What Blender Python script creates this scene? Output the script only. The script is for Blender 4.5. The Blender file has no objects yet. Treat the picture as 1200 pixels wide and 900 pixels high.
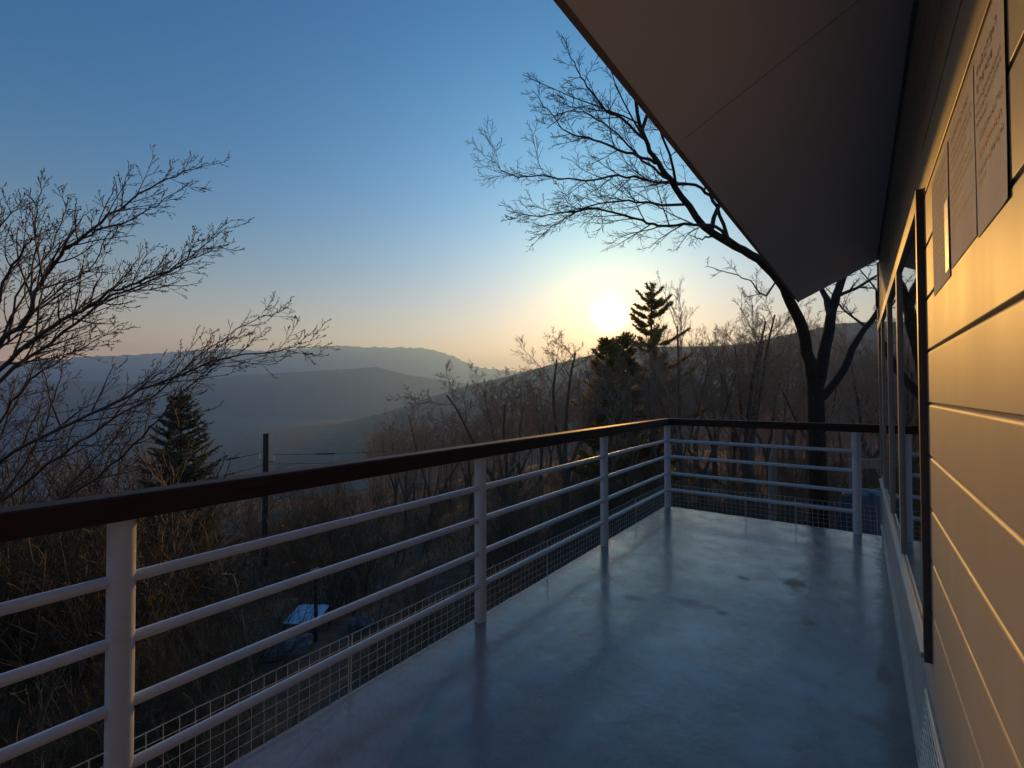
import bpy, math, random
import numpy as np
from mathutils import Vector, Matrix

scene = bpy.context.scene
COL = scene.collection
R_ = math.radians

# ------------------------------------------------------------------ camera
F_PX = 552.3                                   # focal length for a 1200 px wide frame
YAW, PITCH, ROLL = R_(36.30), R_(1.07), R_(-0.15)
EYE = np.array([0.0, 0.0, 1.45])
_fw = np.array([-math.sin(YAW)*math.cos(PITCH), math.cos(YAW)*math.cos(PITCH), math.sin(PITCH)])
_r0 = np.array([math.cos(YAW), math.sin(YAW), 0.0])
_u0 = np.cross(_r0, _fw)
C_R = math.cos(ROLL)*_r0 + math.sin(ROLL)*_u0
C_U = -math.sin(ROLL)*_r0 + math.cos(ROLL)*_u0
C_F = _fw

def ray(px, py):
    return C_R*(px-600)/F_PX - C_U*(py-450)/F_PX + C_F

def pt(px, py, d):                             # world point at depth d (metres along the view axis)
    return EYE + ray(px, py)*d

def pr(px, py, r):                             # world point at horizontal range r
    v = ray(px, py)
    return EYE + v*(r/math.hypot(v[0], v[1]))

cam_d = bpy.data.cameras.new('camera')
cam = bpy.data.objects.new('camera', cam_d)
COL.objects.link(cam)
cam_d.sensor_width = 36.0
cam_d.lens = 36.0*F_PX/1200.0
cam_d.clip_start = 0.02
cam_d.clip_end = 60000
cam.matrix_world = Matrix(((C_R[0], C_U[0], -C_F[0], EYE[0]), (C_R[1], C_U[1], -C_F[1], EYE[1]),
                           (C_R[2], C_U[2], -C_F[2], EYE[2]), (0, 0, 0, 1)))
scene.camera = cam

# ------------------------------------------------------------------ light
SUN = ray(714, 372)
SUN = SUN/np.linalg.norm(SUN)
SUN_EL = math.asin(SUN[2])
SUN_AZ = math.atan2(SUN[0], SUN[1])            # clockwise from +Y

SKY_STRENGTH = 0.10
world = bpy.data.worlds.new("World")
scene.world = world
world.use_nodes = True
nt = world.node_tree
nt.nodes.clear()
w_out = nt.nodes.new('ShaderNodeOutputWorld')
w_bg = nt.nodes.new('ShaderNodeBackground')
sky = nt.nodes.new('ShaderNodeTexSky')
sky.sky_type = 'NISHITA'
sky.sun_disc = False
sky.sun_elevation = SUN_EL
sky.sun_rotation = SUN_AZ
sky.altitude = 900
sky.air_density = 1.0
sky.dust_density = 0.25
sky.ozone_density = 3.0
w_bg.inputs['Strength'].default_value = SKY_STRENGTH
tc = nt.nodes.new('ShaderNodeTexCoord')
dot = nt.nodes.new('ShaderNodeVectorMath'); dot.operation = 'DOT_PRODUCT'
nrm = nt.nodes.new('ShaderNodeVectorMath'); nrm.operation = 'NORMALIZE'
nt.links.new(tc.outputs['Generated'], nrm.inputs[0])
nt.links.new(nrm.outputs[0], dot.inputs[0])
dot.inputs[1].default_value = tuple(SUN)
mx = nt.nodes.new('ShaderNodeMath'); mx.operation = 'MAXIMUM'; mx.inputs[1].default_value = 0.0
nt.links.new(dot.outputs['Value'], mx.inputs[0])
grade = nt.nodes.new('ShaderNodeVectorMath'); grade.operation = 'MULTIPLY'
grade.inputs[1].default_value = (1.0, 1.0, 1.0)   # clear winter air: a purer blue
nt.links.new(sky.outputs[0], grade.inputs[0])
last = grade.outputs[0]
# the solar aureole: the bright sky round the sun's disc
for n_exp, colr in ((20000.0, (2400.0, 1900.0, 1100.0)), (2600.0, (70.0, 52.0, 26.0)), (500.0, (12.0, 7.4, 2.0)), (90.0, (7.5, 3.8, 0.3)), (36.0, (5.0, 2.6, 0.1)), (11.0, (5.4, 3.6, 3.9))):
    pw = nt.nodes.new('ShaderNodeMath'); pw.operation = 'POWER'; pw.inputs[1].default_value = n_exp
    nt.links.new(mx.outputs[0], pw.inputs[0])
    sc_ = nt.nodes.new('ShaderNodeVectorMath'); sc_.operation = 'SCALE'
    sc_.inputs[0].default_value = colr
    nt.links.new(pw.outputs[0], sc_.inputs['Scale'])
    ad = nt.nodes.new('ShaderNodeVectorMath'); ad.operation = 'ADD'
    nt.links.new(last, ad.inputs[0]); nt.links.new(sc_.outputs[0], ad.inputs[1])
    last = ad.outputs[0]
# warm band of thick air low over the horizon
sep = nt.nodes.new('ShaderNodeSeparateXYZ'); nt.links.new(nrm.outputs[0], sep.inputs[0])
ab = nt.nodes.new('ShaderNodeMath'); ab.operation = 'ABSOLUTE'; nt.links.new(sep.outputs['Z'], ab.inputs[0])
ml = nt.nodes.new('ShaderNodeMath'); ml.operation = 'MULTIPLY'; ml.inputs[1].default_value = -9.5; nt.links.new(ab.outputs[0], ml.inputs[0])
ex = nt.nodes.new('ShaderNodeMath'); ex.operation = 'EXPONENT'; nt.links.new(ml.outputs[0], ex.inputs[0])
sb = nt.nodes.new('ShaderNodeVectorMath'); sb.operation = 'SCALE'; sb.inputs[0].default_value = (16.0, 9.5, 1.6)
nt.links.new(ex.outputs[0], sb.inputs['Scale'])
ad = nt.nodes.new('ShaderNodeVectorMath'); ad.operation = 'ADD'
nt.links.new(last, ad.inputs[0]); nt.links.new(sb.outputs[0], ad.inputs[1])
last = ad.outputs[0]
m5 = nt.nodes.new('ShaderNodeMath'); m5.operation = 'MULTIPLY'; m5.inputs[1].default_value = -5.0; nt.links.new(ab.outputs[0], m5.inputs[0])
e5 = nt.nodes.new('ShaderNodeMath'); e5.operation = 'EXPONENT'; nt.links.new(m5.outputs[0], e5.inputs[0])
wm = nt.nodes.new('ShaderNodeMix'); wm.data_type = 'VECTOR'
wm.inputs['A'].default_value = (0.02, 0.96, 1.42); wm.inputs['B'].default_value = (2.1, 0.98, 0.28)
nt.links.new(e5.outputs[0], wm.inputs['Factor'])
wv_ = nt.nodes.new('ShaderNodeVectorMath'); wv_.operation = 'MULTIPLY'
nt.links.new(last, wv_.inputs[0]); nt.links.new(wm.outputs['Result'], wv_.inputs[1])
last = wv_.outputs[0]
nt.links.new(last, w_bg.inputs['Color'])
nt.links.new(w_bg.outputs[0], w_out.inputs['Surface'])

sun_d = bpy.data.lights.new('sun', 'SUN')
sun_o = bpy.data.objects.new('sun', sun_d)
COL.objects.link(sun_o)
sun_d.energy = 4.4
sun_d.color = (1.0, 0.49, 0.09)
sun_d.angle = R_(1.6)
sun_o.rotation_euler = Vector(-SUN).to_track_quat('-Z', 'Y').to_euler()
sun_o.location = (-20, 40, 20)

scene.view_settings.view_transform = 'Standard'
scene.view_settings.look = 'None'
scene.view_settings.exposure = 0.12
scene.view_settings.gamma = 1.0
scene.view_settings.use_curve_mapping = False
scene.render.engine = 'CYCLES'
scene.cycles.use_denoising = True
try:
    scene.cycles.denoiser = 'OPENIMAGEDENOISE'
    scene.cycles.denoising_input_passes = 'RGB_ALBEDO_NORMAL'
except Exception:
    pass
scene.cycles.max_bounces = 8
scene.cycles.diffuse_bounces = 3
scene.cycles.glossy_bounces = 4
scene.cycles.transmission_bounces = 4
scene.cycles.volume_bounces = 1
scene.cycles.sample_clamp_indirect = 8.0

# ------------------------------------------------------------------ materials
def mat(name, base, rough=0.6, spec=0.5, metallic=0.0):
    m = bpy.data.materials.new(name)
    m.use_nodes = True
    b = m.node_tree.nodes['Principled BSDF']
    b.inputs['Base Color'].default_value = (*base, 1)
    b.inputs['Roughness'].default_value = rough
    b.inputs['Specular IOR Level'].default_value = spec
    b.inputs['Metallic'].default_value = metallic
    return m, m.node_tree, b

def noise(n, scale, detail=4, rough=0.55, coord='Object', stretch=None, vec=None):
    t = n.nodes.new('ShaderNodeTexNoise')
    t.inputs['Scale'].default_value = scale
    t.inputs['Detail'].default_value = detail
    t.inputs['Roughness'].default_value = rough
    if vec is None:
        c = n.nodes.new('ShaderNodeTexCoord')
        vec = c.outputs[coord]
    if stretch:
        mp = n.nodes.new('ShaderNodeMapping')
        mp.inputs['Scale'].default_value = stretch
        n.links.new(vec, mp.inputs[0])
        vec = mp.outputs[0]
    n.links.new(vec, t.inputs['Vector'])
    return t

def ramp(n, src, stops):
    r = n.nodes.new('ShaderNodeValToRGB')
    e = r.color_ramp.elements
    while len(e) < len(stops):
        e.new(0.5)
    for k, (p, c) in enumerate(stops):
        e[k].position = p
        e[k].color = (*c, 1) if len(c) == 3 else c
    n.links.new(src, r.inputs[0])
    return r

def bump(n, b, src, strength, dist=0.01, prev=None):
    k = n.nodes.new('ShaderNodeBump')
    k.inputs['Strength'].default_value = strength
    k.inputs['Distance'].default_value = dist
    n.links.new(src, k.inputs['Height'])
    if prev is not None:
        n.links.new(prev, k.inputs['Normal'])
    n.links.new(k.outputs[0], b.inputs['Normal'])
    return k.outputs[0]

def g3(v):
    return (v, v, v)

def noisy(name, c1, c2, scale, rough=0.7, spec=0.3, bstr=0.3, bdist=0.01, detail=5, stretch=None, r2=None):
    m, n, b = mat(name, c1, rough, spec)
    t = noise(n, scale, detail, stretch=stretch)
    r = ramp(n, t.outputs['Fac'], [(0.3, c1), (0.7, c2)])
    n.links.new(r.outputs[0], b.inputs['Base Color'])
    if r2 is not None:
        q = ramp(n, t.outputs['Fac'], [(0.3, g3(rough)), (0.7, g3(r2))])
        n.links.new(q.outputs[0], b.inputs['Roughness'])
    if bstr:
        bump(n, b, t.outputs['Fac'], bstr, bdist)
    return m

# deck paint: thick blue grey waterproof coating, trowelled, glossy, stained
def deck_material():
    m, n, b = mat('deck_coating', (0.10, 0.2, 0.27), 0.25, 0.9)
    co = n.nodes.new('ShaderNodeTexCoord').outputs['Object']
    big = noise(n, 0.9, 5, 0.6, vec=co)
    mid = noise(n, 4.5, 6, 0.65, vec=co)
    fine = noise(n, 55, 4, 0.6, vec=co)
    base = ramp(n, big.outputs['Fac'], [(0.3, (0.210, 0.195, 0.205)), (0.52, (0.275, 0.245, 0.246)), (0.72, (0.360, 0.305, 0.285))])
    grime = ramp(n, mid.outputs['Fac'], [(0.34, (0.62, 0.60, 0.56)), (0.50, (0.92, 0.92, 0.91)), (0.62, (1.08, 1.07, 1.06))])
    mul = n.nodes.new('ShaderNodeMix'); mul.data_type = 'RGBA'; mul.blend_type = 'MULTIPLY'
    mul.inputs['Factor'].default_value = 0.9
    n.links.new(base.outputs[0], mul.inputs['A']); n.links.new(grime.outputs[0], mul.inputs['B'])
    cur = mul.outputs['Result']
    worn = None
    # worn brown patches
    for (x, y, rx, ry, colr, amt) in ((-0.40, 4.17, 0.13, 0.17, (0.150, 0.110, 0.050), 0.85), (-0.27, 3.52, 0.08, 0.11, (0.150, 0.110, 0.050), 0.75),
                                      (0.08, 3.10, 0.06, 0.18, (0.150, 0.095, 0.060), 0.65), (-0.95, 3.35, 0.30, 0.12, (0.150, 0.155, 0.165), 0.5),
                                      (0.04, 2.64, 0.14, 0.07, (0.160, 0.120, 0.085), 0.35), (-0.74, 3.33, 0.07, 0.07, (0.090, 0.092, 0.098), 0.65),
                                      (-0.74, 4.05, 0.06, 0.08, (0.095, 0.096, 0.098), 0.6), (-1.30, 3.22, 0.15, 0.09, (0.140, 0.132, 0.120), 0.5),
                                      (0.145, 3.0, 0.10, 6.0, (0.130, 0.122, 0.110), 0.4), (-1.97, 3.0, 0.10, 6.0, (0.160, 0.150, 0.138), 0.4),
                                      (-0.55, 1.9, 0.45, 0.10, (0.16, 0.165, 0.17), 0.25), (-1.2, 1.7, 0.12, 0.30, (0.16, 0.165, 0.17), 0.25)):
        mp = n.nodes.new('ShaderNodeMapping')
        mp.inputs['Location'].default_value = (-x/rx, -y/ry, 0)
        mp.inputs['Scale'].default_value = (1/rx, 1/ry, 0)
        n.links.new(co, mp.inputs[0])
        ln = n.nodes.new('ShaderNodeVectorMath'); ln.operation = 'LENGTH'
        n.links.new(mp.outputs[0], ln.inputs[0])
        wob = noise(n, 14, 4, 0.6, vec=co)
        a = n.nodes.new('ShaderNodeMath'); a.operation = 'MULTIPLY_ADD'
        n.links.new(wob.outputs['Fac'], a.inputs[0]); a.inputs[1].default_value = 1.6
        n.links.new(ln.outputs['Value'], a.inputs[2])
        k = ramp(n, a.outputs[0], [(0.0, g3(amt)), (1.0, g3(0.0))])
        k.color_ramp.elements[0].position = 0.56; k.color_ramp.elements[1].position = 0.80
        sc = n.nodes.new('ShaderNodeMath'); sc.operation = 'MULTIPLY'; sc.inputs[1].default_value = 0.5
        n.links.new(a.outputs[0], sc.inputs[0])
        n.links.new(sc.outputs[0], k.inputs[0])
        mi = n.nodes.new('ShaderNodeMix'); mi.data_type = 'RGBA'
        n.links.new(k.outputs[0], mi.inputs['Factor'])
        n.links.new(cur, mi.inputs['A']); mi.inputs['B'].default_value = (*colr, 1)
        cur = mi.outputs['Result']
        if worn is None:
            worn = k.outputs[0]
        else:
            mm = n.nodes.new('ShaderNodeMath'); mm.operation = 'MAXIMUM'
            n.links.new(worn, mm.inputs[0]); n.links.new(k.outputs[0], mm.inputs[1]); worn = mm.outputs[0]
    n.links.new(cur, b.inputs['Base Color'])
    rr = ramp(n, mid.outputs['Fac'], [(0.35, g3(0.28)), (0.62, g3(0.14))])
    rmx = n.nodes.new('ShaderNodeMix'); rmx.data_type = 'FLOAT'      # worn patches have lost their gloss
    n.links.new(worn, rmx.inputs['Factor']); n.links.new(rr.outputs[0], rmx.inputs['A']); rmx.inputs['B'].default_value = 0.5
    n.links.new(rmx.outputs['Result'], b.inputs['Roughness'])
    smx = n.nodes.new('ShaderNodeMix'); smx.data_type = 'FLOAT'
    n.links.new(worn, smx.inputs['Factor']); smx.inputs['A'].default_value = 0.9; smx.inputs['B'].default_value = 0.5
    n.links.new(smx.outputs['Result'], b.inputs['Specular IOR Level'])
    nrm1 = bump(n, b, big.outputs['Fac'], 0.18, 0.03)
    nrm2 = bump(n, b, mid.outputs['Fac'], 0.22, 0.010, nrm1)
    rip = noise(n, 17, 5, 0.6, vec=co)
    nrm3 = bump(n, b, rip.outputs['Fac'], 0.22, 0.004, nrm2)
    bump(n, b, fine.outputs['Fac'], 0.14, 0.002, nrm3)
    return m

M_DECK = deck_material()
M_PIPE = noisy('white_pipe_paint', (0.62, 0.62, 0.62), (0.70, 0.70, 0.69), 9, 0.26, 0.5, 0.05, 0.002, r2=0.36)
M_WIRE = noisy('white_wire', (0.50, 0.50, 0.50), (0.66, 0.66, 0.64), 20, 0.5, 0.4, 0)
M_RAIL = noisy('dark_brown_handrail', (0.038, 0.018, 0.012), (0.062, 0.030, 0.020), 5, 0.6, 0.2, 0.15, 0.003, stretch=(12, 1.0, 12))
M_SOFFIT = noisy('painted_soffit', (0.80, 0.74, 0.70), (0.85, 0.79, 0.75), 1.2, 0.6, 0.3, 0.04, 0.004)
M_FASCIA = noisy('fascia_metal', (0.22, 0.16, 0.12), (0.28, 0.20, 0.15), 4, 0.4, 0.5, 0.03)
M_ROOF = noisy('brown_metal_roof', (0.10, 0.06, 0.04), (0.13, 0.08, 0.05), 3, 0.45, 0.5, 0.05)
M_SEAM = noisy('seam_sealant', (0.26, 0.23, 0.21), (0.32, 0.28, 0.26), 8, 0.7, 0.2, 0)
M_JAMB = noisy('dark_metal_shaded_jamb', (0.055, 0.040, 0.038), (0.075, 0.055, 0.050), 6, 0.40, 0.5, 0.02)  # dark tone carries the near jamb's shade; plain dark metal elsewhere
M_ALU = noisy('grey_aluminium_frame', (0.36, 0.34, 0.30), (0.44, 0.41, 0.36), 6, 0.36, 0.5, 0.03)
M_BASE = noisy('base_concrete_paint', (0.38, 0.36, 0.33), (0.50, 0.47, 0.42), 6, 0.6, 0.4, 0.15, 0.004)
M_VENT = noisy('vent_plastic', (0.66, 0.64, 0.56), (0.74, 0.72, 0.64), 12, 0.45, 0.5, 0)
M_DARK = noisy('dark_shade_panel', (0.02, 0.02, 0.02), (0.03, 0.03, 0.03), 5, 0.8, 0.2, 0)  # dark tone stands in for shade behind the panes and grille
M_PAPER = noisy('notice_paper', (0.52, 0.50, 0.49), (0.60, 0.58, 0.57), 7, 0.8, 0.06, 0.12, 0.002)
M_INK = noisy('black_ink', (0.06, 0.052, 0.047), (0.09, 0.08, 0.07), 30, 0.6, 0.3, 0)
M_RED = noisy('red_ink', (0.55, 0.09, 0.06), (0.62, 0.14, 0.09), 30, 0.6, 0.3, 0)

def siding_material():
    m, n, b = mat('cream_siding_paint', (0.66, 0.60, 0.50), 0.3, 0.15)
    co = n.nodes.new('ShaderNodeTexCoord').outputs['Object']
    t = noise(n, 1.6, 5, 0.6, vec=co)
    r = ramp(n, t.outputs['Fac'], [(0.3, (0.43, 0.365, 0.265)), (0.7, (0.50, 0.425, 0.305))])
    # long vertical weather streaks
    s = noise(n, 1.0, 5, 0.6, vec=co, stretch=(1, 5, 1.0))
    q = ramp(n, s.outputs['Fac'], [(0.35, (0.95, 0.94, 0.92)), (0.6, (1, 1, 1))])
    mul = n.nodes.new('ShaderNodeMix'); mul.data_type = 'RGBA'; mul.blend_type = 'MULTIPLY'; mul.inputs['Factor'].default_value = 1
    n.links.new(r.outputs[0], mul.inputs['A']); n.links.new(q.outputs[0], mul.inputs['B'])
    n.links.new(mul.outputs['Result'], b.inputs['Base Color'])
    rr = ramp(n, s.outputs['Fac'], [(0.3, g3(0.54)), (0.7, g3(0.46))])
    n.links.new(rr.outputs[0], b.inputs['Roughness'])
    f = noise(n, 1.0, 4, 0.6, vec=co, stretch=(60, 60, 60))
    nn = bump(n, b, t.outputs['Fac'], 0.12, 0.01)
    bump(n, b, f.outputs['Fac'], 0.10, 0.0015, nn)
    return m
M_SIDING = siding_material()

def glass_material():
    m, n, b = mat('window_glass', (0.012, 0.012, 0.011), 0.015, 0.5)
    b.inputs['IOR'].default_value = 1.9
    t = noise(n, 1.5, 2)
    bump(n, b, t.outputs['Fac'], 0.02, 0.01)
    return m
M_GLASS = glass_material()

M_BARK_DARK = noisy('dark_bark', (0.110, 0.085, 0.065), (0.210, 0.160, 0.120), 9, 0.85, 0.2, 0.9, 0.03, stretch=(3, 3, 0.7))
M_BARK_BROWN = noisy('brown_bark', (0.055, 0.036, 0.024), (0.120, 0.080, 0.052), 11, 0.8, 0.25, 0.6, 0.015, stretch=(2, 2, 0.8))
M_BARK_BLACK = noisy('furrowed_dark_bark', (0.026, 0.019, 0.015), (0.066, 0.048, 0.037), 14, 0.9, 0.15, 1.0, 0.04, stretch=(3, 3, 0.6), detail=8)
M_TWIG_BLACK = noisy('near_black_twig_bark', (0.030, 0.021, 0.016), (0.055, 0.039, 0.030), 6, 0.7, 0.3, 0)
M_TWIG = noisy('twig_bark', (0.060, 0.038, 0.026), (0.120, 0.075, 0.048), 6, 0.6, 0.4, 0)
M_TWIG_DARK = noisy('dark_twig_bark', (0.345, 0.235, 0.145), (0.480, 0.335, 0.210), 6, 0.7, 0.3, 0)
M_BRUSH = noisy('dry_brush', (0.085, 0.060, 0.033), (0.180, 0.130, 0.070), 2.5, 0.7, 0.3, 0)
M_STALK = noisy('straw_stalk', (0.34, 0.24, 0.11), (0.46, 0.33, 0.16), 8, 0.55, 0.4, 0)
M_FOL_A = noisy('fir_needles', (0.028, 0.036, 0.012), (0.060, 0.066, 0.022), 3, 0.65, 0.3, 0)
M_FOL_B = noisy('spruce_needles', (0.014, 0.026, 0.016), (0.034, 0.048, 0.026), 3, 0.65, 0.3, 0)
for _m in (M_FOL_A, M_FOL_B):                    # thin needles let some light through
    _n = _m.node_tree
    _p = _n.nodes['Principled BSDF']; _o = [q for q in _n.nodes if q.type == 'OUTPUT_MATERIAL'][0]
    _t = _n.nodes.new('ShaderNodeBsdfTranslucent'); _t.inputs['Color'].default_value = (0.30, 0.21, 0.04, 1) if _m is M_FOL_A else (0.03, 0.04, 0.015, 1)
    _x = _n.nodes.new('ShaderNodeAddShader')
    _n.links.new(_p.outputs[0], _x.inputs[0]); _n.links.new(_t.outputs[0], _x.inputs[1]); _n.links.new(_x.outputs[0], _o.inputs['Surface'])
M_POLE = noisy('weathered_pole', (0.055, 0.045, 0.040), (0.085, 0.070, 0.060), 6, 0.8, 0.2, 0.3, stretch=(3, 3, .4))
M_METAL = noisy('galvanised_metal', (0.40, 0.40, 0.40), (0.52, 0.52, 0.52), 9, 0.4, 0.5, 0)
M_CABLE = noisy('black_cable', (0.012, 0.012, 0.012), (0.02, 0.02, 0.02), 9, 0.6, 0.3, 0)
M_PORC = noisy('porcelain', (0.55, 0.53, 0.50), (0.62, 0.60, 0.57), 9, 0.3, 0.5, 0)
M_BLUE = noisy('pale_blue_sheet', (0.78, 0.88, 0.92), (0.84, 0.92, 0.95), 5, 0.4, 0.5, 0.1)
M_BLUE.node_tree.nodes['Principled BSDF'].inputs['Metallic'].default_value = 0.3
M_TARP = noisy('blue_tarpaulin', (0.034, 0.055, 0.080), (0.055, 0.082, 0.115), 6, 0.45, 0.5, 0.5, 0.02)
M_STONE = noisy('grey_stone', (0.16, 0.15, 0.14), (0.30, 0.28, 0.26), 5, 0.85, 0.2, 0.6, 0.03)
M_PALEWOOD = noisy('pale_weathered_wood', (0.22, 0.18, 0.14), (0.34, 0.28, 0.22), 7, 0.8, 0.2, 0.3, stretch=(3, 3, .6))
M_LITTER = noisy('leaf_litter', (0.090, 0.064, 0.042), (0.200, 0.145, 0.095), 2.2, 0.95, 0.1, 0.8, 0.06, detail=10)
M_HILL = noisy('wooded_hillside', (0.100, 0.072, 0.055), (0.180, 0.130, 0.095), 0.06, 0.95, 0.1, 0.8, 4.0, detail=10)
M_MOUNT = noisy('mountain_forest', (0.040, 0.042, 0.040), (0.065, 0.064, 0.058), 0.004, 0.95, 0.1, 0.7, 30, detail=9)

# ------------------------------------------------------------------ mesh helpers
class MB:
    def __init__(self):
        self.v = []; self.f = []; self.mi = []; self.smooth = []
    def add(self, verts, faces, mi=0, smooth=False):
        o = len(self.v)
        self.v += [tuple(float(c) for c in p) for p in verts]
        for q in faces:
            self.f.append(tuple(i+o for i in q)); self.mi.append(mi); self.smooth.append(smooth)
    def box(self, x0, x1, y0, y1, z0, z1, mi=0):
        v = [(x0, y0, z0), (x1, y0, z0), (x1, y1, z0), (x0, y1, z0), (x0, y0, z1), (x1, y0, z1), (x1, y1, z1), (x0, y1, z1)]
        self.add(v, [(0, 3, 2, 1), (4, 5, 6, 7), (0, 1, 5, 4), (1, 2, 6, 5), (2, 3, 7, 6), (3, 0, 4, 7)], mi)
    def prism(self, prof, axis, a0, a1, mi=0, smooth=False):
        # prof: closed polygon of 2D points; axis 'y': (x,z) swept along y; 'x': (y,z) swept along x; 'z': (x,y) swept along z
        n = len(prof)
        def P(p, a):
            return (p[0], a, p[1]) if axis == 'y' else (a, p[0], p[1]) if axis == 'x' else (p[0], p[1], a)
        v = [P(p, a0) for p in prof] + [P(p, a1) for p in prof]
        f = [(i, (i+1) % n, n+(i+1) % n, n+i) for i in range(n)]
        self.add(v, f, mi, smooth)
        self.add(v, [tuple(range(n-1, -1, -1)), tuple(range(n, 2*n))], mi, False)
    def tube(self, pts, rads, sides=8, mi=0, cap=True, smooth=True):
        V, Fq = tube_arrays(np.array([pts], float), np.array([rads], float), sides)
        self.add(V, [tuple(q) for q in Fq], mi, smooth)
        if cap:
            n = len(pts)
            self.add(V[:sides], [tuple(range(sides-1, -1, -1))], mi)
            self.add(V[(n-1)*sides:n*sides], [tuple(range(sides))], mi)
    def build(self, name, material, parent=None):
        me = bpy.data.meshes.new(name)
        me.from_pydata(self.v, [], self.f)
        for m in (material if isinstance(material, (list, tuple)) else [material]):
            me.materials.append(m)
        me.polygons.foreach_set('material_index', self.mi)
        me.polygons.foreach_set('use_smooth', self.smooth)
        me.validate()
        me.update()
        o = bpy.data.objects.new(name, me)
        COL.objects.link(o)
        if parent is not None:
            o.parent = parent
        return o

def tube_arrays(P, Rd, sides):
    """P (K,n,3) paths, Rd (K,n) radii -> verts, quads"""
    K, n, _ = P.shape
    T = np.zeros_like(P)
    T[:, 1:-1] = P[:, 2:]-P[:, :-2]
    T[:, 0] = P[:, 1]-P[:, 0]
    T[:, -1] = P[:, -1]-P[:, -2]
    T /= np.linalg.norm(T, axis=2, keepdims=True)+1e-12
    mean = P[:, -1]-P[:, 0]
    mean /= np.linalg.norm(mean, axis=1, keepdims=True)+1e-12
    ref = np.where(np.abs(mean[:, 2:3]) < 0.8, np.array([[0, 0, 1.0]]), np.array([[1.0, 0.1, 0]]))
    A = np.cross(T, ref[:, None, :]); A /= np.linalg.norm(A, axis=2, keepdims=True)+1e-12
    Bv = np.cross(T, A)
    th = np.arange(sides)/sides*2*np.pi
    ring = A[:, :, None, :]*np.cos(th)[None, None, :, None] + Bv[:, :, None, :]*np.sin(th)[None, None, :, None]
    V = (P[:, :, None, :] + ring*Rd[:, :, None, None]).reshape(-1, 3)
    i = np.arange(n-1)[:, None]*sides
    j = np.arange(sides)[None, :]
    q = np.stack([i+j, i+(j+1) % sides, i+sides+(j+1) % sides, i+sides+j], -1).reshape(-1, 4)
    Fq = (q[None]+(np.arange(K)*n*sides)[:, None, None]).reshape(-1, 4)
    return V, Fq

def raw_mesh(name, V, F, material, smooth=True):
    """fast mesh from numpy verts and equal-sized faces (or a list of face arrays)"""
    Fs = F if isinstance(F, list) else [F]
    Fs = [f for f in Fs if len(f)]
    me = bpy.data.meshes.new(name)
    me.vertices.add(len(V))
    me.vertices.foreach_set('co', np.ascontiguousarray(V, np.float32).ravel())
    loops = np.concatenate([f.ravel() for f in Fs]).astype(np.int32)
    tot = np.concatenate([np.full(len(f), f.shape[1], np.int32) for f in Fs])
    st = np.concatenate([[0], np.cumsum(tot)[:-1]]).astype(np.int32)
    me.loops.add(len(loops))
    me.loops.foreach_set('vertex_index', loops)
    me.polygons.add(len(tot))
    me.polygons.foreach_set('loop_start', st)
    me.polygons.foreach_set('loop_total', tot)
    me.polygons.foreach_set('use_smooth', np.full(len(tot), smooth))
    me.materials.append(material)
    me.update(calc_edges=True)
    return me

def link(name, me, parent=None, loc=None):
    o = bpy.data.objects.new(name, me)
    COL.objects.link(o)
    if parent is not None:
        o.parent = parent
    if loc is not None:
        o.location = loc
    return o

def tag(o, label=None, cat=None, group=None, kind=None):
    if label: o['label'] = label
    if cat: o['category'] = cat
    if group: o['group'] = group
    if kind: o['kind'] = kind
    return o

def empty(name, loc=(0, 0, 0), rz=0.0):
    o = bpy.data.objects.new(name, None)
    COL.objects.link(o)
    o.location = tuple(float(c) for c in loc)
    o.rotation_euler = (0, 0, rz)
    o.empty_display_size = 0.2
    return o

def copy_tree(o, parent=None):
    c = o.copy()
    COL.objects.link(c)
    c.parent = parent
    for ch in list(o.children):
        copy_tree(ch, c)
    return c

# ------------------------------------------------------------------ ground height
def sstep(a, b, x):
    t = np.clip((x-a)/(b-a), 0, 1)
    return t*t*(3-2*t)

def bear_px(x, y):                              # which picture column a bearing falls in (clamped outside the view)
    a = x*C_R[0]+y*C_R[1]
    d = x*C_F[0]+y*C_F[1]
    ang = np.clip(np.arctan2(a, d), -1.25, 1.25)
    return 600+F_PX*np.tan(ang)

_LR = [0, 5, 9, 15, 25, 40, 60, 90, 200, 600, 1500, 5000, 50000]
_LZ = [-3.4, -3.6, -4.1, -5.0, -6.2, -7.6, -10.5, -18, -65, -215, -330, -340, -340]
_RZ = [-3.2, -3.3, -3.5, -3.8, -4.2, -4.8, -6.0, -9, -30, -150, -330, -340, -340]

def _hash(ix, iy):
    s = np.sin(ix*127.1+iy*311.7)*43758.5453
    return s-np.floor(s)

def vnoise(x, y):
    ix, iy = np.floor(x), np.floor(y)
    fx, fy = x-ix, y-iy
    fx = fx*fx*(3-2*fx); fy = fy*fy*(3-2*fy)
    a = _hash(ix, iy); b = _hash(ix+1, iy); c = _hash(ix, iy+1); d = _hash(ix+1, iy+1)
    return (a*(1-fx)+b*fx)*(1-fy)+(c*(1-fx)+d*fx)*fy-0.5

def fbm(x, y, o=4):
    s = 0; a = 1.0
    for k in range(o):
        s = s+a*vnoise(x*2**k+17.3*k, y*2**k+5.1*k); a *= 0.5
    return s

def gz(x, y):
    x = np.asarray(x, float); y = np.asarray(y, float)
    r = np.hypot(x, y)
    w = sstep(430, 760, bear_px(x, y))
    lr = np.log1p(r); t = np.log1p(np.array(_LR, float))
    z = np.interp(lr, t, _LZ)*(1-w)+np.interp(lr, t, _RZ)*w
    return z + fbm(x*0.22, y*0.22, 4)*0.5*np.clip(r/8, 0.3, 1) + fbm(x*0.01, y*0.01, 3)*np.clip((r-60)/60, 0, 12)

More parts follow.
